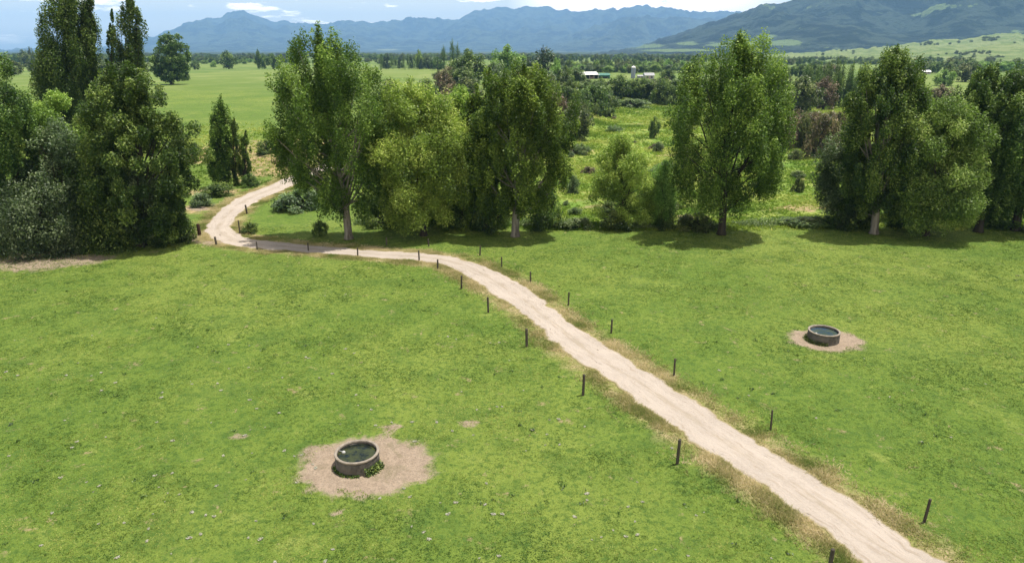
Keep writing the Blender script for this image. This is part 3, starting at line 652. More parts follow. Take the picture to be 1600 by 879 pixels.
MIDS = [
 # name, label, mat, shape, px, base py, width, top py
 ('bush', 'brambly bush on the inner side of the track bend under the tall poplar', 'silver', 'mound', 468, 326, 78, 292),
 ('bush', 'dark bush right beside the post inside the track bend', 'poplar_dark', 'mound', 392, 363, 34, 345),
 ('bush', 'small dark round bush left of the pale trunk', 'poplar_dark', 'round', 500, 368, 26, 341),
 ('bush', 'dark bush filling the space under the rounded willow', 'poplar_dark', 'mound', 610, 352, 70, 292),
 ('bush', 'dark bush behind the trunks of the centre poplars', 'poplar_dark', 'mound', 765, 358, 70, 290),
 ('bush', 'dark mass of bush at the right foot of the centre poplar', 'poplar_dark', 'mound', 852, 356, 66, 290),
 ('bush', 'dark bush between rounded willow and centre poplar', 'poplar_dark', 'mound', 700, 356, 50, 305),
 ('bush', 'dark undergrowth at the foot of the small bushy willow', 'poplar_dark', 'mound', 960, 357, 60, 328),
 ('bush', 'dark undergrowth below the slim young tree', 'poplar_dark', 'mound', 1038, 358, 36, 325),
 ('bush', 'grey weedy bush left of the small bushy willow', 'weed_silver', 'mound', 900, 357, 60, 337),
 ('bush', 'dark bush behind the left foot of the right-hand group', 'poplar_dark', 'mound', 1330, 355, 70, 300),
 ('bush', 'dark bush in the gap between the two trunks of the right-hand group', 'poplar_dark', 'mound', 1405, 352, 60, 305),
 ('bush', 'long low dark bush at the edge right of the solitary poplar', 'poplar_dark', 'mound', 1250, 352, 90, 338),
 ('bush', 'low dark hedge bush just left of the right-hand group', 'poplar_dark', 'mound', 1292, 352, 60, 334),
 ('bush', 'brown-green scrub left of the solitary poplar trunk', 'shrub_olive', 'mound', 1088, 358, 60, 328),
 ('bush', 'dark bush behind the two rightmost trunks', 'poplar_dark', 'mound', 1560, 352, 90, 318),
 ('bush', 'small bush on the outer side of the track, above the pale turning area', 'shrub_green', 'mound', 288, 376, 44, 330),
 ('bush', 'dark shaded bush below the young poplars on the bank', 'poplar_dark', 'mound', 340, 306, 60, 284),
 ('bush', 'grey-green bush at the track side below the bank', 'silver', 'mound', 316, 322, 40, 300),
 ('bush', 'leafy bush at the foot of the shorter bank poplar', 'shrub_green', 'mound', 392, 292, 26, 268),
 ('bush', 'green bush on top of the dry brown bank', 'shrub_green', 'mound', 418, 240, 36, 216),
 ('bush', 'small green bush above the bank beside the tall poplar crown', 'shrub_green', 'mound', 426, 214, 16, 204),
 ('bush', 'dark bush on the grassy slope left of the young poplars', 'shrub_green', 'mound', 306, 240, 24, 220),
 ('bush', 'rusty brown bush on the bank behind the tall poplar', 'shrub_brown', 'mound', 448, 258, 40, 232),
 ('bush', 'dark bush where the track disappears', 'poplar_dark', 'mound', 480, 290, 40, 262),
 # round the wetland, left flank
 ('shrub', 'dark shrub beside the tall poplar crown at the edge of the far field', 'shrub_olive', 'mound', 608, 160, 46, 120),
 ('shrub', 'dark rounded shrub alone at the end of the pale field', 'shrub_olive', 'round', 685, 128, 19, 108),
 ('shrub', 'green-grey shrub above the rounded willow', 'shrub_green', 'mound', 668, 150, 42, 121),
 ('shrub', 'reddish-brown scrub above the lime green willow', 'shrub_brown', 'mound', 712, 172, 58, 130),
 ('shrub', 'brown scrub left of the centre poplar top', 'shrub_brown', 'mound', 742, 186, 50, 146),
 ('shrub', 'olive scrub on the brown bank behind the centre poplars', 'shrub_olive', 'mound', 728, 150, 52, 118),
 ('shrub', 'broad olive tree below the dark pine', 'shrub_olive', 'round', 838, 160, 50, 96),
 ('shrub', 'pale feathery willow right of the broad olive tree', 'willow', 'round', 868, 140, 24, 88),
 ('shrub', 'brown shrub at the right shoulder of the centre poplar', 'shrub_brown', 'mound', 866, 196, 44, 140),
 ('shrub', 'dark brown-green tree standing forward at the wetland edge', 'shrub_olive', 'round', 900, 214, 48, 158),
 ('shrub', 'green shrub behind the dark brown-green wetland tree', 'shrub_green', 'mound', 888, 172, 50, 132),
 ('shrub', 'green bank shrub below the white-roofed shed', 'shrub_green', 'mound', 925, 174, 58, 130),
 ('shrub', 'pale olive shrub directly beneath the white-roofed shed', 'shrub_olive', 'mound', 918, 150, 40, 126),
 ('shrub', 'light green mound of shrub on the wetland shore', 'shrub_green', 'mound', 950, 168, 36, 146),
 ('shrub', 'small round shrub standing in the wetland left', 'shrub_green', 'mound', 932, 182, 18, 161),
 ('shrub', 'pale spreading shrub in the wetland beside the small round one', 'weed_silver', 'mound', 952, 184, 24, 166),
 ('shrub', 'big dark shrub below the silo, left part', 'poplar_dark', 'mound', 968, 152, 44, 114),
 ('shrub', 'dark green shrub below the green-roofed shed', 'poplar_dark', 'mound', 938, 146, 22, 121),
 ('shrub', 'dark shrub under the grey house', 'poplar_dark', 'mound', 1004, 153, 42, 121),
 ('shrub', 'mid green shrub under the silo', 'shrub_green', 'mound', 990, 152, 26, 124),
 ('shrub', 'green shrub mass right of the grey house', 'shrub_green', 'mound', 1034, 162, 44, 122),
 ('shrub', 'dark green shrub mass touching the solitary poplar', 'poplar_dark', 'mound', 1062, 164, 40, 130),
 ('tree', 'dark rounded tree right of the grey house', 'poplar_dark', 'round', 1044, 128, 26, 106),
 ('shrub', 'pale scrub on the wetland far bank', 'weed_silver', 'mound', 985, 168, 70, 152),
 ('tree', 'small pointed tree standing alone in the wetland', 'shrub_green', 'round', 1022, 216, 17, 180),
 ('shrub', 'greyish shrub just below the small pointed wetland tree', 'silver', 'mound', 1028, 238, 20, 220),
 ('shrub', 'brown shrub on the wetland edge left of the solitary poplar', 'shrub_brown', 'mound', 1066, 246, 20, 226),
 ('shrub', 'small shrub low in the wetland near the centre poplar', 'silver', 'mound', 895, 302, 26, 272),
 ('shrub', 'grey green shrub in the rank grass below the dark wetland tree', 'weed_silver', 'mound', 908, 240, 34, 222),
 ('shrub', 'low bramble in the middle of the wetland', 'weed_silver', 'mound', 960, 206, 30, 194),
 # right flank
 ('tree', 'dark round tree right of the solitary poplar', 'shrub_olive', 'round', 1252, 178, 56, 116),
 ('tree', 'brown-topped dark tree next in line to the right', 'shrub_brown', 'round', 1286, 172, 40, 118),
 ('tree', 'olive tree peeping out beside the solitary poplar crown', 'shrub_olive', 'round', 1216, 150, 40, 104),
 ('shrub', 'reddish-brown shrub on the right wetland bank', 'shrub_brown', 'round', 1242, 228, 44, 168),
 ('shrub', 'dark brown shrub touching the low grey-green willow', 'shrub_brown', 'mound', 1282, 246, 56, 172),
 ('shrub', 'olive brown shrub behind the reddish ones', 'shrub_olive', 'mound', 1262, 205, 50, 172),
 ('shrub', 'small shrub at the lower end of the right wetland bank', 'shrub_olive', 'mound', 1246, 300, 18, 274),
 ('shrub', 'small dark bush beneath the right wetland bank', 'shrub_olive', 'mound', 1242, 250, 26, 232),
 ('tree', 'pale willow far off between the pointed poplar and its neighbour', 'willow', 'round', 1474, 134, 34, 108),
 ('tree', 'dark tree above the pale far willow at the right', 'poplar_dark', 'round', 1482, 122, 24, 98),
 ('tree', 'brown-tinged tree below the pale far willow', 'shrub_brown', 'round', 1466, 160, 36, 130),
 ('tree', 'dark olive tree behind the broad dark poplar', 'shrub_olive', 'round', 1508, 128, 40, 96),
 # behind, centre
 ('pine_tree', 'very dark spreading pine, tallest of the far trees at the centre', 'pine', 'round', 848, 130, 44, 68),
 ('pine_tree', 'dark pine shoulder left of the spreading pine', 'pine', 'round', 824, 128, 26, 84),
 ('tree', 'light olive willow left of the dark pine', 'willow', 'round', 794, 128, 52, 67),
 ('tree', 'broad willow right of the twin spires', 'shrub_green', 'round', 731, 132, 58, 74),
 ('tree', 'grey-green tree below the light olive willow', 'silver', 'round', 772, 140, 40, 96),
 ('lombardy_poplar', 'taller of the twin spires behind the centre', 'lombardy', 'column', 708, 112, 10, 58),
 ('lombardy_poplar', 'shorter of the twin spires behind the centre', 'lombardy', 'column', 716, 112, 8, 64),
 ('lombardy_poplar', 'separate dark spire left of the twin spires', 'lombardy', 'column', 694, 112, 11, 69),
 ('tree', 'pale green tree standing in the dark shelter belt', 'willow', 'round', 655, 108, 14, 76),
 ('tree', 'greyish bushy tree at the right end of the shelter belt', 'silver', 'round', 670, 108, 20, 85),
 ('tree', 'dark bushy tree left of the separate spire', 'poplar_dark', 'round', 684, 110, 16, 88),
 # left field
 ('tree', 'dark oval tree standing in the far left field', 'poplar_dark', 'round', 358, 108, 26, 78),
 ('tree', 'small dark round tree near the round field tree', 'poplar_dark', 'round', 305, 109, 15, 94),
 ('bush', 'dark round bush at the foot of the big round field tree', 'poplar_dark', 'round', 289, 126, 18, 112),
 ('tree', 'pale little shrub left of the dark oval field tree', 'willow', 'mound', 334, 105, 12, 95),
 ('tree', 'pair tree, taller dark one at the right of the far left field', 'poplar_dark', 'round', 405, 108, 10, 76),
 ('tree', 'dark narrow field tree next to the taller one', 'poplar_dark', 'round', 413, 108, 12, 84),
 ('tree', 'dark wide field tree by the tall poplar crown', 'poplar_dark', 'round', 427, 108, 22, 82),
]
PR['weed_silver', 'mound'] = [proto(131, 'weed', 'mound', 30, 4600, .10, .28, .8, 1, 1, 0)]
for (nm, lab, mat, shp, a, b_, w_, tp) in MIDS:
    putpx(nm, lab, nm.replace('_', ' ') if nm != 'pine_tree' else 'tree', mat, shp, a, b_, w_, tp)
wr = np.random.default_rng(5)
for k in range(46):
    a, b_ = wr.uniform(880, 1250), 165+170*wr.random()**1.3
    P = gp(a, b_)
    if float(valley(P[0], P[1])) < .6: continue
    m_ = ['weed_silver', 'shrub_green', 'shrub_green', 'shrub_olive', 'shrub_brown', 'silver'][k % 6]
    sz = wr.uniform(.5, 1.5)*(1+max(0, (P[1]-100)/150))
    put('marsh_bush', 'low rounded bush dotted about in the rank grass of the wetland', 'bush', m_, 'mound', P, sz*wr.uniform(.7, 1.3), sz, 'low bushes dotted over the wetland')
# shelter belts and the plain's trees, nearer ones tall enough to tell apart
def belt(name, label, cat, mats, x0, x1, n_, pyb, top, wd, group, jb=1.0, jt=4, tiny=True):
    for k in range(n_):
        mat, shp = mats[int(prng.integers(len(mats)))]
        a = x0+(x1-x0)*(k+.5)/n_+prng.uniform(-.3, .3)*(x1-x0)/n_
        tp = np.interp(a, top[0], top[1])+prng.uniform(-jt, jt)
        b_ = np.interp(a, pyb[0], pyb[1]) if isinstance(pyb, tuple) else pyb
        putpx(name, label, cat, mat, shp, a, b_+prng.uniform(-jb, jb), wd*prng.uniform(.75, 1.35), tp, group, tiny)
CO, LO = ('pine', 'conifer'), ('lombardy', 'column')
RD = [('poplar_dark', 'round'), ('shrub_green', 'round'), ('shrub_olive', 'round')]
belt('shelter_tree', 'narrow dark conifer in the shelter belt behind the pale field', 'tree', [CO, LO], 594, 690, 17, 108, ([594, 640, 690], [83, 86, 92]), 9, 'shelter belt behind the pale field')
belt('lombardy_poplar', 'dark columnar poplar in the belt between solitary poplar and right-hand group', 'tree', [LO], 1252, 1372, 17, ([1252, 1372], [158, 172]), ([1252, 1300, 1310, 1372], [98, 88, 92, 104]), 14, 'columnar poplar belt at the right', jb=4)
belt('broad_tree', 'broad dark tree in front of the columnar poplar belt', 'tree', RD, 1255, 1385, 9, 166, ([1255, 1385], [112, 118]), 22, 'broad trees by the columnar belt', jb=4)
belt('far_tree', 'tree of the wooded strip beyond the shed', 'tree', RD+[('willow', 'round')], 868, 1100, 30, 109, ([868, 1100], [94, 92]), 15, 'wooded strip beyond the shed', jb=2)
belt('far_tree', 'dark tree on the plain beyond the wooded strip', 'tree', RD+[('pine', 'round'), LO], 868, 1120, 34, 97, ([868, 1000, 1120], [84, 86, 84]), 10, 'dark plantation under the mountains', jb=1, jt=2)
belt('far_tree', 'hazy tree on the horizon of the left field', 'tree', RD, 10, 470, 44, 97, ([10, 300, 470], [84, 86, 86]), 14, 'hazy trees beyond the left field', jb=1.5, jt=3)
belt('far_tree', 'hazy tree on the horizon behind the shelter belt', 'tree', RD, 575, 870, 34, 95, ([575, 870], [84, 84]), 14, 'hazy horizon trees at the centre', jb=1, jt=2)
belt('far_tree', 'tree on the plain in front of the grazed hill', 'tree', RD+[LO], 1120, 1420, 34, 102, ([1120, 1420], [90, 93]), 14, 'trees before the grazed hill', jb=3)
belt('far_tree', 'tree among fields below the grazed hill at the right', 'tree', RD+[('willow', 'round')], 1380, 1660, 26, 112, ([1380, 1660], [93, 90]), 22, 'trees below the grazed hill', jb=6)
belt('far_conifer', 'dark tree in the row along the foot of the grazed hill', 'tree', [CO, LO], 1185, 1345, 22, 94, ([1185, 1345], [86, 88]), 6, 'row at the foot of the grazed hill', jb=.6, jt=1.5)
belt('far_tree', 'hazed tree of the far tree line under the left mountain', 'tree', RD+[('pine', 'round')], 0, 600, 56, 90.5, ([0, 600], [83, 83]), 15, 'far tree line under the left mountain', jb=1.5, jt=1.5)
belt('far_tree', 'tree of the hedge line across the end of the left field', 'tree', RD+[('willow', 'round')], 280, 600, 22, 99, ([280, 600], [92, 91]), 14, 'hedge line at the end of the left field', jb=2, jt=2.5)
belt('far_tree', 'tree standing among fields at the far right', 'tree', RD, 1130, 1660, 40, 96, ([1130, 1660], [89, 87]), 16, 'trees among the far right fields', jb=3, jt=2.5)
# scattered trees on the grazed hill
_X, _Y, _Z = HG; _dy = _Y*cP-(_Z-CAMZ)*sP; _pu = 800+FPX*_X/_dy; _pv = 439.5-FPX*(_Y*sP+(_Z-CAMZ)*cP)/_dy
def on_hill(px, py):
    k = int(np.argmin((_pu[:70]-px)**2+((_pv[:70]-py)*2)**2)); i, j = divmod(k, _pu.shape[1]); return np.array([_X[i, j], _Y[i, j], _Z[i, j]-.5])
for k in range(74):
    if k < 26: a, b_ = prng.uniform(1200, 1640), prng.uniform(60, 88)
    elif k < 48: a, b_ = prng.normal(1520, 24), prng.normal(84, 1.6)
    elif k < 60: a, b_ = prng.normal(1545, 9), prng.normal(62, 1.5)
    else: a, b_ = prng.normal(1446, 10), prng.normal(70, 1.5)
    if b_ < np.interp(a, [1200, 1320, 1430, 1500, 1560, 1650], [86, 79, 69, 64, 55, 58]): continue
    P = on_hill(a, b_)
    if P[2] < 3: continue
    sz = prng.uniform(1.6, 3.4)*mpp(P)
    put('hill_tree', 'dark little tree dotted on the grazed hillside', 'tree', 'shrub_olive', 'round', P, sz*prng.uniform(1.2, 2), sz, 'trees dotted on the grazed hill', True)
belt('far_tree', 'bushy tree hemming the shed paddock on its far side', 'tree', RD+[('willow', 'round'), ('silver', 'round')], 862, 1110, 30, 114, ([862, 1110], [101, 98]), 17, 'bushy trees hemming the shed paddock', jb=1.2, jt=3)
belt('far_conifer', 'blue-hazed tree at the very foot of the mountains', 'tree', RD+[('pine', 'round')], 560, 1190, 60, 91, ([560, 1190], [83, 83]), 14, 'trees at the foot of the mountains', jb=1.5, jt=1.5)
belt('broad_tree', 'bushy tree crowding the slope behind the centre poplars', 'tree', RD+[('shrub_brown', 'mound'), ('silver', 'round')], 690, 905, 26, 130, ([690, 905], [102, 106]), 30, 'bushes crowding the slope behind the centre poplars', jb=15, jt=6)
belt('rounded_bush', 'rounded bush on the left flank of the wetland behind the centre poplars', 'bush', [('shrub_olive', 'mound'), ('shrub_green', 'mound'), ('shrub_brown', 'mound')], 850, 915, 12, 185, ([850, 915], [158, 160]), 30, 'bushes on the left flank of the wetland', jb=18, jt=5)
belt('rounded_bush', 'rounded bush on the right flank of the wetland by the reddish shrubs', 'bush', [('shrub_olive', 'mound'), ('shrub_brown', 'round'), ('shrub_brown', 'mound')], 1225, 1310, 16, 215, ([1225, 1310], [182, 176]), 34, 'bushes on the right flank of the wetland', jb=24, jt=6)
belt('broad_tree', 'bushy tree in the thicket along the far bank of the wetland', 'tree', RD, 870, 1110, 26, 150, ([870, 1110], [124, 122]), 34, 'thicket along the far bank of the wetland', jb=8, jt=5)
belt('far_tree', 'tree in the patchwork between solitary poplar and grazed hill', 'tree', RD+[('shrub_brown', 'round')], 1130, 1300, 26, 120, ([1130, 1300], [104, 100]), 20, 'patchwork trees right of the solitary poplar', jb=10, jt=5)
for a, b_, w_, tp in ((20, 118, 30, 92), (60, 112, 30, 90), (40, 104, 20, 76), (52, 103, 10, 72), (120, 125, 40, 96), (160, 118, 30, 90), (215, 120, 40, 88)):
    putpx('tree', 'dusky tree seen between the columnar poplars and the left clump', 'tree', 'shrub_olive', 'round', a, b_, w_, tp, 'dusky trees behind the left clump')

# ------------------------------------------------------------------ farm buildings far off
def on(px, py): return gp(px, py)
P = on(921, 123.5); s = mpp(P)
sh = empty('farm_shed', P, 'open-fronted farm shed with a bright white roof', 'shed'); sh.rotation_euler[2] = .1
w2, h2, dp = 14.5*s, 9.0*s, 9
MB().box(-w2, w2, dp-.15, dp, 0, h2).box(-w2, -w2+.15, .15, dp-.15, 0, h2*.92).box(w2-.15, w2, .15, dp-.15, 0, h2*.92).build('wall', M['shed_wall'], sh)
MB().box(-w2+.16, w2-.16, dp-.5, dp-.2, .05, h2*.9).build('shade_panel', M['shed_dark'], sh)  # near-black panel painting in the shade inside the open shed
MB().add([(-w2-.4, -.5, h2*.72), (w2+.4, -.5, h2*.72), (w2+.4, dp+.3, h2*1.12), (-w2-.4, dp+.3, h2*1.12), (-w2-.4, -.5, h2*.72-.2), (w2+.4, -.5, h2*.72-.2), (w2+.4, dp+.3, h2*1.12-.2), (-w2-.4, dp+.3, h2*1.12-.2)],
         [(0, 1, 2, 3), (7, 6, 5, 4), (0, 4, 5, 1), (1, 5, 6, 2), (2, 6, 7, 3), (3, 7, 4, 0)]).build('roof', M['white_roof'], sh)
for k in range(5):
    x = -w2+.2+(2*w2-.4)*k/4; MB().box(x-.12, x+.12, 0, .22, 0, h2*.72-.1).build('shed_post', M['house'], sh)
MB().box(-w2+1, -w2+4.2, 3.2, 6, .02, 1.5).build('stored_bale', M['red_roof'], sh)
MB().box(1, 4, 3.5, 6.5, .02, 1.2).build('stored_bale', M['red_roof'], sh)
P2 = on(943, 123.0)
gs = empty('green_shed', P2, 'low shed with dark green roof joined right of the white-roofed shed', 'shed'); gs.rotation_euler[2] = .1
w3, h3 = 10.5*s, 7*s
MB().box(-w3, w3, .3, 8, 0, h3*.75).build('wall', M['green_iron'], gs)
MB().box(-w3*.8, w3*.8, .2, .297, .2, h3*.45).build('door', M['shed_dark'], gs)
MB().add([(-w3-.3, -.3, h3*.76), (w3+.3, -.3, h3*.76), (w3+.3, 4, h3*1.15), (-w3-.3, 4, h3*1.15), (w3+.3, 8.4, h3*.76), (-w3-.3, 8.4, h3*.76)],
         [(0, 1, 2, 3), (3, 2, 4, 5), (0, 3, 5), (1, 4, 2)]).build('roof', M['green_iron'], gs)
P3 = on(989, 122.5)
si = empty('silo', P3, 'tall blue-grey steel silo with pale cap', 'silo'); s3 = mpp(P3)
R3, H3 = 3.4*s3, 16*s3
MB().lathe([(R3, 0), (R3, H3)], 24).build('drum', M['silo'], si, True)
MB().lathe([(R3*1.08, H3), (R3*1.08, H3+.15), (R3*.9, H3+.35), (.3, H3+1.0), (0.001, H3+1.05)], 24).build('cap', M['white_roof'], si, True)
lad = MB(); lad.box(-.25, -.2, -R3-.12, -R3-.06, .2, H3).box(.2, .25, -R3-.12, -R3-.06, .2, H3)
for k in range(int(H3/.5)): lad.box(-.2, .2, -R3-.11, -R3-.07, .4+k*.5, .45+k*.5)
lad.build('ladder', M['metal'], si)
def house(px, py, wpx, hpx, label, roof, wall, depth=7, name='farmhouse'):
    P = on(px, py); s = mpp(P); w, h = wpx/2*s, hpx*s
    r = empty(name, P, label, 'house')
    MB().box(-w, w, 0, depth, 0, h*.6).build('wall', M[wall], r)
    MB().add([(-w-.4, -.4, h*.6+.01), (w+.4, -.4, h*.6+.01), (w+.4, depth/2, h), (-w-.4, depth/2, h), (w+.4, depth+.4, h*.6+.01), (-w-.4, depth+.4, h*.6+.01)],
             [(0, 1, 2, 3), (3, 2, 4, 5), (0, 3, 5), (1, 4, 2), (0, 5, 4, 1)]).build('roof', M[roof], r)
    for x in (-w*.5, w*.45): MB().box(x-.6, x+.6, -.04, -.004, h*.2, h*.45).build('window', M['shed_dark'], r)
    MB().box(-w*.05-.4, -w*.05+.4, -.05, -.004, .02, h*.5).build('door', M['red_roof'], r)
house(1015, 124, 14, 9.5, 'grey-walled farmhouse with pale roof right of the silo', 'grey_roof', 'house')
house(1001, 122, 8, 4.5, 'small pale outbuilding between silo and farmhouse', 'grey_roof', 'shed_wall', 4, 'outbuilding')
house(853, 123, 11, 8, 'small whitish cottage half hidden right below the dark pine', 'white_roof', 'house', 5, 'cottage')
house(1046, 126, 12, 5, 'low building with pinkish roof at the edge of the solitary poplar', 'red_roof', 'house', 5, 'outbuilding')
house(1448, 116, 12, 6, 'faint pale building between the trees at the right', 'white_roof', 'house', 5, 'farm_building')

# ------------------------------------------------------------------ fence posts
def post_mb(h, r, rng):
    b_ = MB(); lx, ly = rng.uniform(-.02, .02, 2)
    b_.tube([(0, 0, -.25), (0, 0, .1), (lx*.5, ly*.5, h*.5), (lx, ly, h-.03), (lx, ly, h)], [r*1.05, r*1.04, r, r*.97, r*.86], 10); return b_
POSTS = [ # px, base py, top py, width px, label tail
 (1295, 893, 857, 8, 'thick post nearest the camera, cut by the bottom edge left of the track'),
 (1058, 724, 686, 6, 'second post from the bottom on the left of the track'),
 (911, 617, 585, 5.4, 'third post from the bottom on the left of the track'),
 (823, 541, 513, 5.2, 'stout post on the left where the track is half way up the picture'),
 (763, 488, 464, 3.8, 'left-side post just above the stout one'),
 (721, 451, 430, 3.6, 'left-side post in the reddish grass above the middle of the track'),
 (684, 420, 405, 3.3, 'left-side post just below the bend where the track turns level'),
 (655, 407, 391, 3.0, 'post at the corner where the track turns level'),
 (559, 400, 389, 2.8, 'post in front of the track below the pale trunk'),
 (482, 392, 384, 2.4, 'faint post in the poplar shade on the track edge'),
 (402, 390, 380, 2.4, 'thin post at the left end of the poplar shade on the track'),
 (338, 382, 371, 4.0, 'short thick post at the bottom of the track bend'),
 (386, 334, 320, 3.4, 'post on the inner side of the track bend, farther one'),
 (375, 365, 344, 2.6, 'thin post by the dark bush inside the track bend'),
 (604, 383, 372, 2.6, 'shaded post in line with the willow trunk, left one'),
 (670, 385, 376, 2.4, 'shaded post right of the willow trunk'),
 (750, 399, 384, 2.9, 'first sunlit post on the right side of the track'),
 (784, 417, 401, 2.6, 'second post down on the right side of the track'),
 (829, 440, 424, 2.8, 'third post down on the right side of the track'),
 (888, 477, 456, 3.2, 'fourth post down on the right side of the track'),
 (955, 520, 499, 3.6, 'fifth post down on the right side of the track'),
 (1053, 587, 560, 3.8, 'sixth post down on the right side of the track'),
 (1204, 671, 640, 3.8, 'slim post on the right of the track below the far trough'),
 (1444, 815, 779, 5.4, 'thick post nearest the right edge of the picture'),
]
for k, (a, b_, tp, wd, lab) in enumerate(POSTS):
    rng = np.random.default_rng(500+k); P = gp(a, b_); H = top_z(P, tp)-P[2]
    o = post_mb(min(max(H, .75), 1.45), max(wd*.5*mpp(P)*.8, .042), rng).build('fence_post', M['post'], None, True)
    o.location = P; o.rotation_euler = (rng.uniform(-.03, .03), rng.uniform(-.03, .03), rng.uniform(0, 6))
    tag(o, lab, 'post', 'fence posts along the track')
P = gp(312, 367)
o = post_mb(1.1, .16, np.random.default_rng(3)).build('stump_post', M['stump'], None, True); o.location = P
tag(o, 'thick red-brown stump beside the pale turning area at the track bend', 'post')

# ------------------------------------------------------------------ water troughs
def trough(P, label, R, H, fl, wm='water'):
    r = empty('water_trough', P, label, 'trough', 'round concrete water troughs')
    MB().lathe([(R-.07, .1), (R-.07, H-.05), (R, H-.05), (R+.012, H*.5), (R+.02, .05), (R+.03, -.08)], 64).build('wall', M['concrete'], r, True)
    MB().lathe([(R-.085, H-.09), (R-.085, H-.012), (R-.07, H), (R+.012, H), (R+.03, H-.012), (R+.03, H-.07), (R+.005, H-.078)], 64).build('rim', M['rim'], r, True)
    for hnd in (): pass
    MB().add([((R-.072)*math.cos(2*PI*k/64), (R-.072)*math.sin(2*PI*k/64), H-.17) for k in range(64)], [tuple(range(64))]).build('water', M[wm], r)
    f = empty('ball_valve', (0, 0, 0), None, None); f.parent = r
    a = fl; x, y = (R-.3)*math.cos(a), (R-.3)*math.sin(a)
    prof = [(.085*math.sin(PI*k/8)+.0005, H-.155-.085*math.cos(PI*k/8)) for k in range(9)]
    b_ = MB().lathe(prof, 14); b_.v = [(v[0]+x, v[1]+y, v[2]) for v in b_.v]; b_.build('float', M['float'], f, True)
    MB().tube([(x, y, H-.12), ((R-.1)*math.cos(a), (R-.1)*math.sin(a), H-.09)], [.014, .014], 6).build('arm', M['metal'], f)
    return r
def diam(wpx, P): return wpx*mpp(P+np.array([0, 0, .6]))/2
R1 = diam(67, T1); R2 = diam(46, T2)
t1 = trough(T1, 'nearer round concrete trough of murky water on a bare patch, left of the track', R1, .66, R_(168))
t2 = trough(T2, 'farther round concrete trough in the right paddock, its water tinted blue for reflected sky', R2, .66, R_(200), 'water_sky_tint')
T1 = np.array(t1.location); T2 = np.array(t2.location)
# green weeds at the foot of the near trough
def clump(name, label, cat, P, R, H, n_, mat, seed, leaf=.07, grp=None, ring=None):
    rng = np.random.default_rng(seed)
    if ring:
        a = rng.uniform(ring[0], ring[1], n_); rr = ring[2]+np.abs(rng.normal(0, ring[3], n_))
        pts = np.stack([rr*np.cos(a), rr*np.sin(a), rng.random(n_)**1.3*H*np.clip(1.3-(rr-ring[2])/(ring[3]*2), .1, 1)+.01], 1)
    else:
        a = rng.uniform(0, 6.28, n_); rr = R*rng.random(n_)**.6
        pts = np.stack([rr*np.cos(a), rr*np.sin(a), rng.random(n_)*H*(1-(rr/R)**2*.7)+.01], 1)
    V, F, v = leaves(pts, leaf*rng.uniform(.6, 1.4, n_), rng, rng.random(n_), None, .5, .5)
    o = mesh_np(name, V, F, M[mat], None, attrs={'v': v}); o.location = P
    return tag(o, label, cat, grp)
clump('weeds', 'bright green weeds hugging the lower right foot of the nearer trough', 'plant', T1, 1, .34, 900, 'shrub_green', 4, .09, ring=(-1.05, -.1, R1+.05, .10))
clump('weeds', 'low dark leaves along the lower left foot of the nearer trough', 'plant', T1, 1, .10, 700, 'shrub_green', 5, .06, ring=(-2.9, -1.3, R1+.03, .06))  # low ring of small leaves, lower left only
clump('weeds', 'thin weeds at the left foot of the farther trough', 'plant', T2, 1, .22, 900, 'shrub_green', 6, .07, ring=(2.4, 4.6, R2+.04, .08))

# ------------------------------------------------------------------ pale clumps lying on the grass
SPOTS = [(154, 818), (232, 826), (64, 852), (180, 598), (300, 600), (436, 645), (382, 680), (384, 749), (242, 743), (146, 768), (388, 840), (407, 842), (493, 731), (644, 659), (707, 673), (520, 858), (508, 877), (700, 803),
 (785, 803), (771, 803), (662, 831), (670, 842), (643, 822), (688, 785), (758, 788), (917, 771), (917, 781), (898, 807), (925, 843), (779, 868), (796, 563), (822, 704), (832, 672), (852, 695), (873, 655), (1275, 653), (1124, 579),
 (1170, 618), (485, 560), (478, 558), (508, 462), (540, 460), (1088, 805), (1024, 858), (1486, 683), (580, 640), (612, 660), (345, 610), (330, 660), (120, 690), (490, 818), (540, 545), (556, 617), (780, 535), (700, 526), (686, 525), (713, 530), (1050, 700), (978, 838), (1205, 872), (958, 828), (441, 590), (300, 800), (996, 835), (1075, 868), (1100, 800), (262, 770), (760, 755), (745, 640), (818, 610), (1540, 600), (1390, 620), (1440, 690), (1350, 560), (620, 880), (430, 878)]
lump_me = []
for k in range(4):
    rng = np.random.default_rng(900+k); n_ = 46
    a = rng.uniform(0, 6.28, n_); rr = .11*rng.random(n_)**.6
    pts = np.stack([rr*np.cos(a)*1.5, rr*np.sin(a), .02+.035*rng.random(n_)], 1)
    V, F, v = leaves(pts, .075*rng.uniform(.5, 1.5, n_), rng, rng.random(n_), None, .7, 1.3)
    o = mesh_np('pale_clump', V, F, M['dung'], None); lump_me.append(o.data); bpy.data.objects.remove(o)
srng = np.random.default_rng(8)
for k in range(90):
    SPOTS.append((srng.uniform(0, 1050) if k % 3 else srng.uniform(0, 560), 480+395*srng.random()**.8))
for (a, b_) in SPOTS:
    P = gp(a, b_)
    if track_dist([P[0]], [P[1]])[0] < .8 or np.hypot(P[0]-T1[0], P[1]-T1[1]) < 1.4: continue
    o = bpy.data.objects.new('pale_clump', lump_me[int(srng.integers(4))]); col.objects.link(o)
    o.location = (P[0], P[1], P[2]+.01); q = srng.uniform(.25, .7); o.scale = (q, q, q*.8); o.rotation_euler[2] = srng.uniform(0, 6.28)
    tag(o, 'small whitish clump lying in the short paddock grass', 'clump', 'whitish clumps on the paddock')

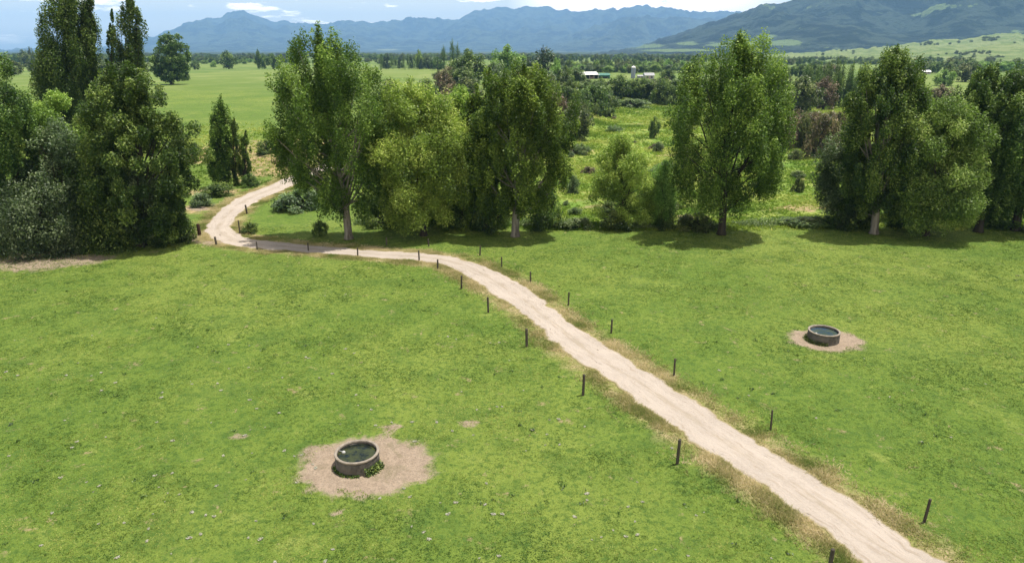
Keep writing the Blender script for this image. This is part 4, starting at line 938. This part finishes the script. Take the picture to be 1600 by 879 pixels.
# ------------------------------------------------------------------ grass as stuff
def blades(P, H, Wd, rng, v, lean=.5, per=3):
    """tufts: per triangles each, in one array"""
    n = len(P); P = np.repeat(P, per, 0); H = np.repeat(H, per)*rng.uniform(.6, 1.3, n*per); Wd = np.repeat(Wd, per)*rng.uniform(.6, 1.3, n*per)
    a = rng.uniform(0, 2*PI, n*per); d = np.stack([np.cos(a), np.sin(a), 0*a], 1)*(Wd*.5)[:, None]
    o = rng.normal(size=(n*per, 2))*(H*lean)[:, None]; ofs = rng.normal(size=(n*per, 2))*(Wd*.6)[:, None]
    B = P.copy(); B[:, :2] += ofs; B[:, 2] -= .01
    Tp = B.copy(); Tp[:, 0] += o[:, 0]; Tp[:, 1] += o[:, 1]; Tp[:, 2] += H
    V = np.stack([B-d, B+d, Tp], 1).reshape(-1, 3)
    vv = np.clip(np.repeat(v, per)+rng.uniform(-.2, .2, n*per), 0, 1)
    return V, np.arange(len(V)).reshape(-1, 3), np.repeat(vv, 3)
rng = np.random.default_rng(42)
# short pasture tufts over the two paddocks, thinning out with distance
N = 520000
yy = 10+60*rng.random(N)**1.25; xx = (rng.random(N)*2-1)*(yy*.80+11)
td = track_dist(xx, yy)
dd = np.minimum(np.hypot(xx-T1[0]-.35, (yy-T1[1]+.0)*1.2)-2.7, np.hypot(xx-T2[0]-.1, (yy-T2[1]+.0)*1.2)-2.0)+.8*(fbm(xx*1.3, yy*1.3, 3, 6)-.5)*2
dens = fbm(xx*.5, yy*.5, 4, 12)
keep = (td > .15) & (dd > 0) & (rng.random(N) < .35+1.1*dens) & (yy < 68)
xx, yy, dens = xx[keep], yy[keep], dens[keep]
tone = np.clip(.2+.9*(fbm(xx*.2, yy*.2, 3, 17)-.5)+1.5*(fbm(xx*1.6, yy*1.6, 3, 18)-.5)+.5*rng.random(len(xx)), 0, 1)
far_k = 1+np.clip((yy-25)/45, 0, 1)*1.2
V, F, v = blades(np.stack([xx, yy, hgt(xx, yy)], 1), .032*(.5+1.1*dens), .05*far_k, rng, tone, 1.3, 3)
g = mesh_np('pasture_grass', V, F, M['blade'], attrs={'v': v})
tag(g, 'short grazed grass covering both paddocks', 'grass', kind='stuff')
# darker broad-leaf rosettes (thistle, dock) in the sward
N = 520
yy = 20+45*rng.random(N)**1.2; xx = (rng.random(N)*2-1)*(yy*.78+4); td = track_dist(xx, yy)
k_ = (td > 1.5) & (fbm(xx*.18, yy*.18, 3, 25) > .5) & (np.hypot(xx-T1[0], yy-T1[1]) > 3); xx, yy = xx[k_], yy[k_]
cc = np.repeat(np.stack([xx, yy, hgt(xx, yy)], 1), 14, 0); rr = np.repeat(rng.uniform(.05, .15, len(xx)), 14)
cc[:, :2] += rng.normal(size=(len(cc), 2))*rr[:, None]*.6; cc[:, 2] += .05*rng.random(len(cc))+.02
V, F, v = leaves(cc, rr*.9, rng, rng.random(len(cc))*.8, None, .45, .8)
tag(mesh_np('paddock_weeds', V, F, M['shrub_green'], attrs={'v': v}), 'dark little thistle and dock rosettes scattered in the grass', 'weeds', kind='stuff')
# long straw-coloured grass along the track
N = 120000
i = rng.integers(0, len(TMID), N); side = rng.choice([-1, 1], N)
dist = np.abs(rng.normal(0, 1, N))*np.where(side < 0, .55, .58)+.02
jj = np.where(side < 0, jl[i], jr[i])
xy = TMID[i]+nrm[i]*(side*(TW[i]+jj+dist))[:, None]+rng.normal(size=(N, 2))*.15
yk = xy[:, 1]; dn = fbm(xy[:, 0]*.55, xy[:, 1]*.55, 4, 29)
td = track_dist(xy[:, 0], xy[:, 1])
keep = (rng.random(N) < np.clip((dn-.25)*3.0, 0.2, .75)) & (td > -.12) & (yk > 5)
xy, dn, td, sd = xy[keep], dn[keep], td[keep], side[keep]
tone = np.clip(.30+1.4*(fbm(xy[:, 0]*.7, xy[:, 1]*.7, 3, 44)-.33)+.2*rng.random(len(xy))-.1*td, 0, 1)
fk = 1+np.clip((xy[:, 1]-25)/45, 0, 1)*.5
hh = np.clip(.07+.28*(dn-.35), .05, .24)*np.where(xy[:, 1] > 58, .6, 1)
V, F, v = blades(np.stack([xy[:, 0], xy[:, 1], hgt(xy[:, 0], xy[:, 1])], 1), hh, .032*fk, rng, tone, .7, 4)
tag(mesh_np('verge_grass', V, F, M['straw'], attrs={'v': v}), 'long dry straw-coloured grass along both sides of the track', 'grass', kind='stuff')
# dry and rank cover of the bank and wetland, weeds on the terrace edge
N = 170000
yy = 66+210*rng.random(N)**1.5; xx = (rng.random(N)*2-1)*(yy*.78); va = valley(xx, yy)
edge_w = np.exp(-((yy+1.2*np.sin(xx*.13)-68.2)/1.4)**2)
bank = sst(84, 92, yy)*(1-sst(125, 150, yy))*(xx < -14)*.35
td = track_dist(xx, yy)
keep = (rng.random(N) < np.clip(va*(.25+1.1*(fbm(xx*.18, yy*.18, 3, 51)-.3)*2)+edge_w*.8*(xx > -14)+bank*.8, 0, 1)) & (td > .5)
xx, yy, va = xx[keep], yy[keep], va[keep]
kk = 1+np.clip((yy-70)/150, 0, 1)*1.6
tone = np.clip(.1+2.0*(fbm(xx*.12, yy*.12, 3, 61)-.3)+.3*(rng.random(len(xx))-.5), 0, 1)
V, F, v = blades(np.stack([xx, yy, hgt(xx, yy)], 1), .2*kk*(.5+fbm(xx*.3, yy*.3, 3, 71)), .16*kk, rng, tone, 1.0, 4)
tag(mesh_np('rank_grass', V, F, M['rank'], attrs={'v': v}), 'rank yellow-green grass and rushes over the low wetland and bank', 'grass', kind='stuff')
N = 5200
xx = rng.uniform(-20, 75, N); yy = 67.6-1.2*np.sin(xx*.13)+np.abs(rng.normal(0, 1.1, N)); k_ = fbm(xx*.35, yy*.35, 3, 81) > .45; xx, yy = xx[k_], yy[k_]
cc = np.repeat(np.stack([xx, yy, hgt(xx, yy)], 1), 10, 0); cc[:, :2] += rng.normal(size=(len(cc), 2))*.3; cc[:, 2] += rng.random(len(cc))*.65*np.repeat(fbm(xx*.3, yy*.3, 2, 83), 10)*1.3
V, F, v = leaves(cc, .17*rng.uniform(.5, 1.4, len(cc)), rng, rng.random(len(cc)), None, .5, .5)
tag(mesh_np('edge_weeds', V, F, M['weed'], attrs={'v': v}), 'grey-green weeds along the paddock edge behind the tree row', 'weeds', kind='stuff')

# ------------------------------------------------------------------ haze
me = bpy.data.meshes.new('haze'); hb = MB().box(-17900, 17900, -260, 17900, -12, 860)
me.from_pydata(hb.v, [], hb.f); hz = bpy.data.objects.new('haze', me); col.objects.link(hz)
m, t = new_mat('haze_air')
vol = t.n('ShaderNodeVolumePrincipled', {'Color': (.33, .60, 1.0, 1), 'Density': 8.0e-5, 'Anisotropy': 0.0})
t.n('ShaderNodeOutputMaterial', {'Volume': vol.outputs[0]})
m.node_tree.nodes[-1].is_active_output = True
me.materials.append(m); tag(hz, 'pale blue air between the paddock and the mountains', 'haze', kind='stuff')
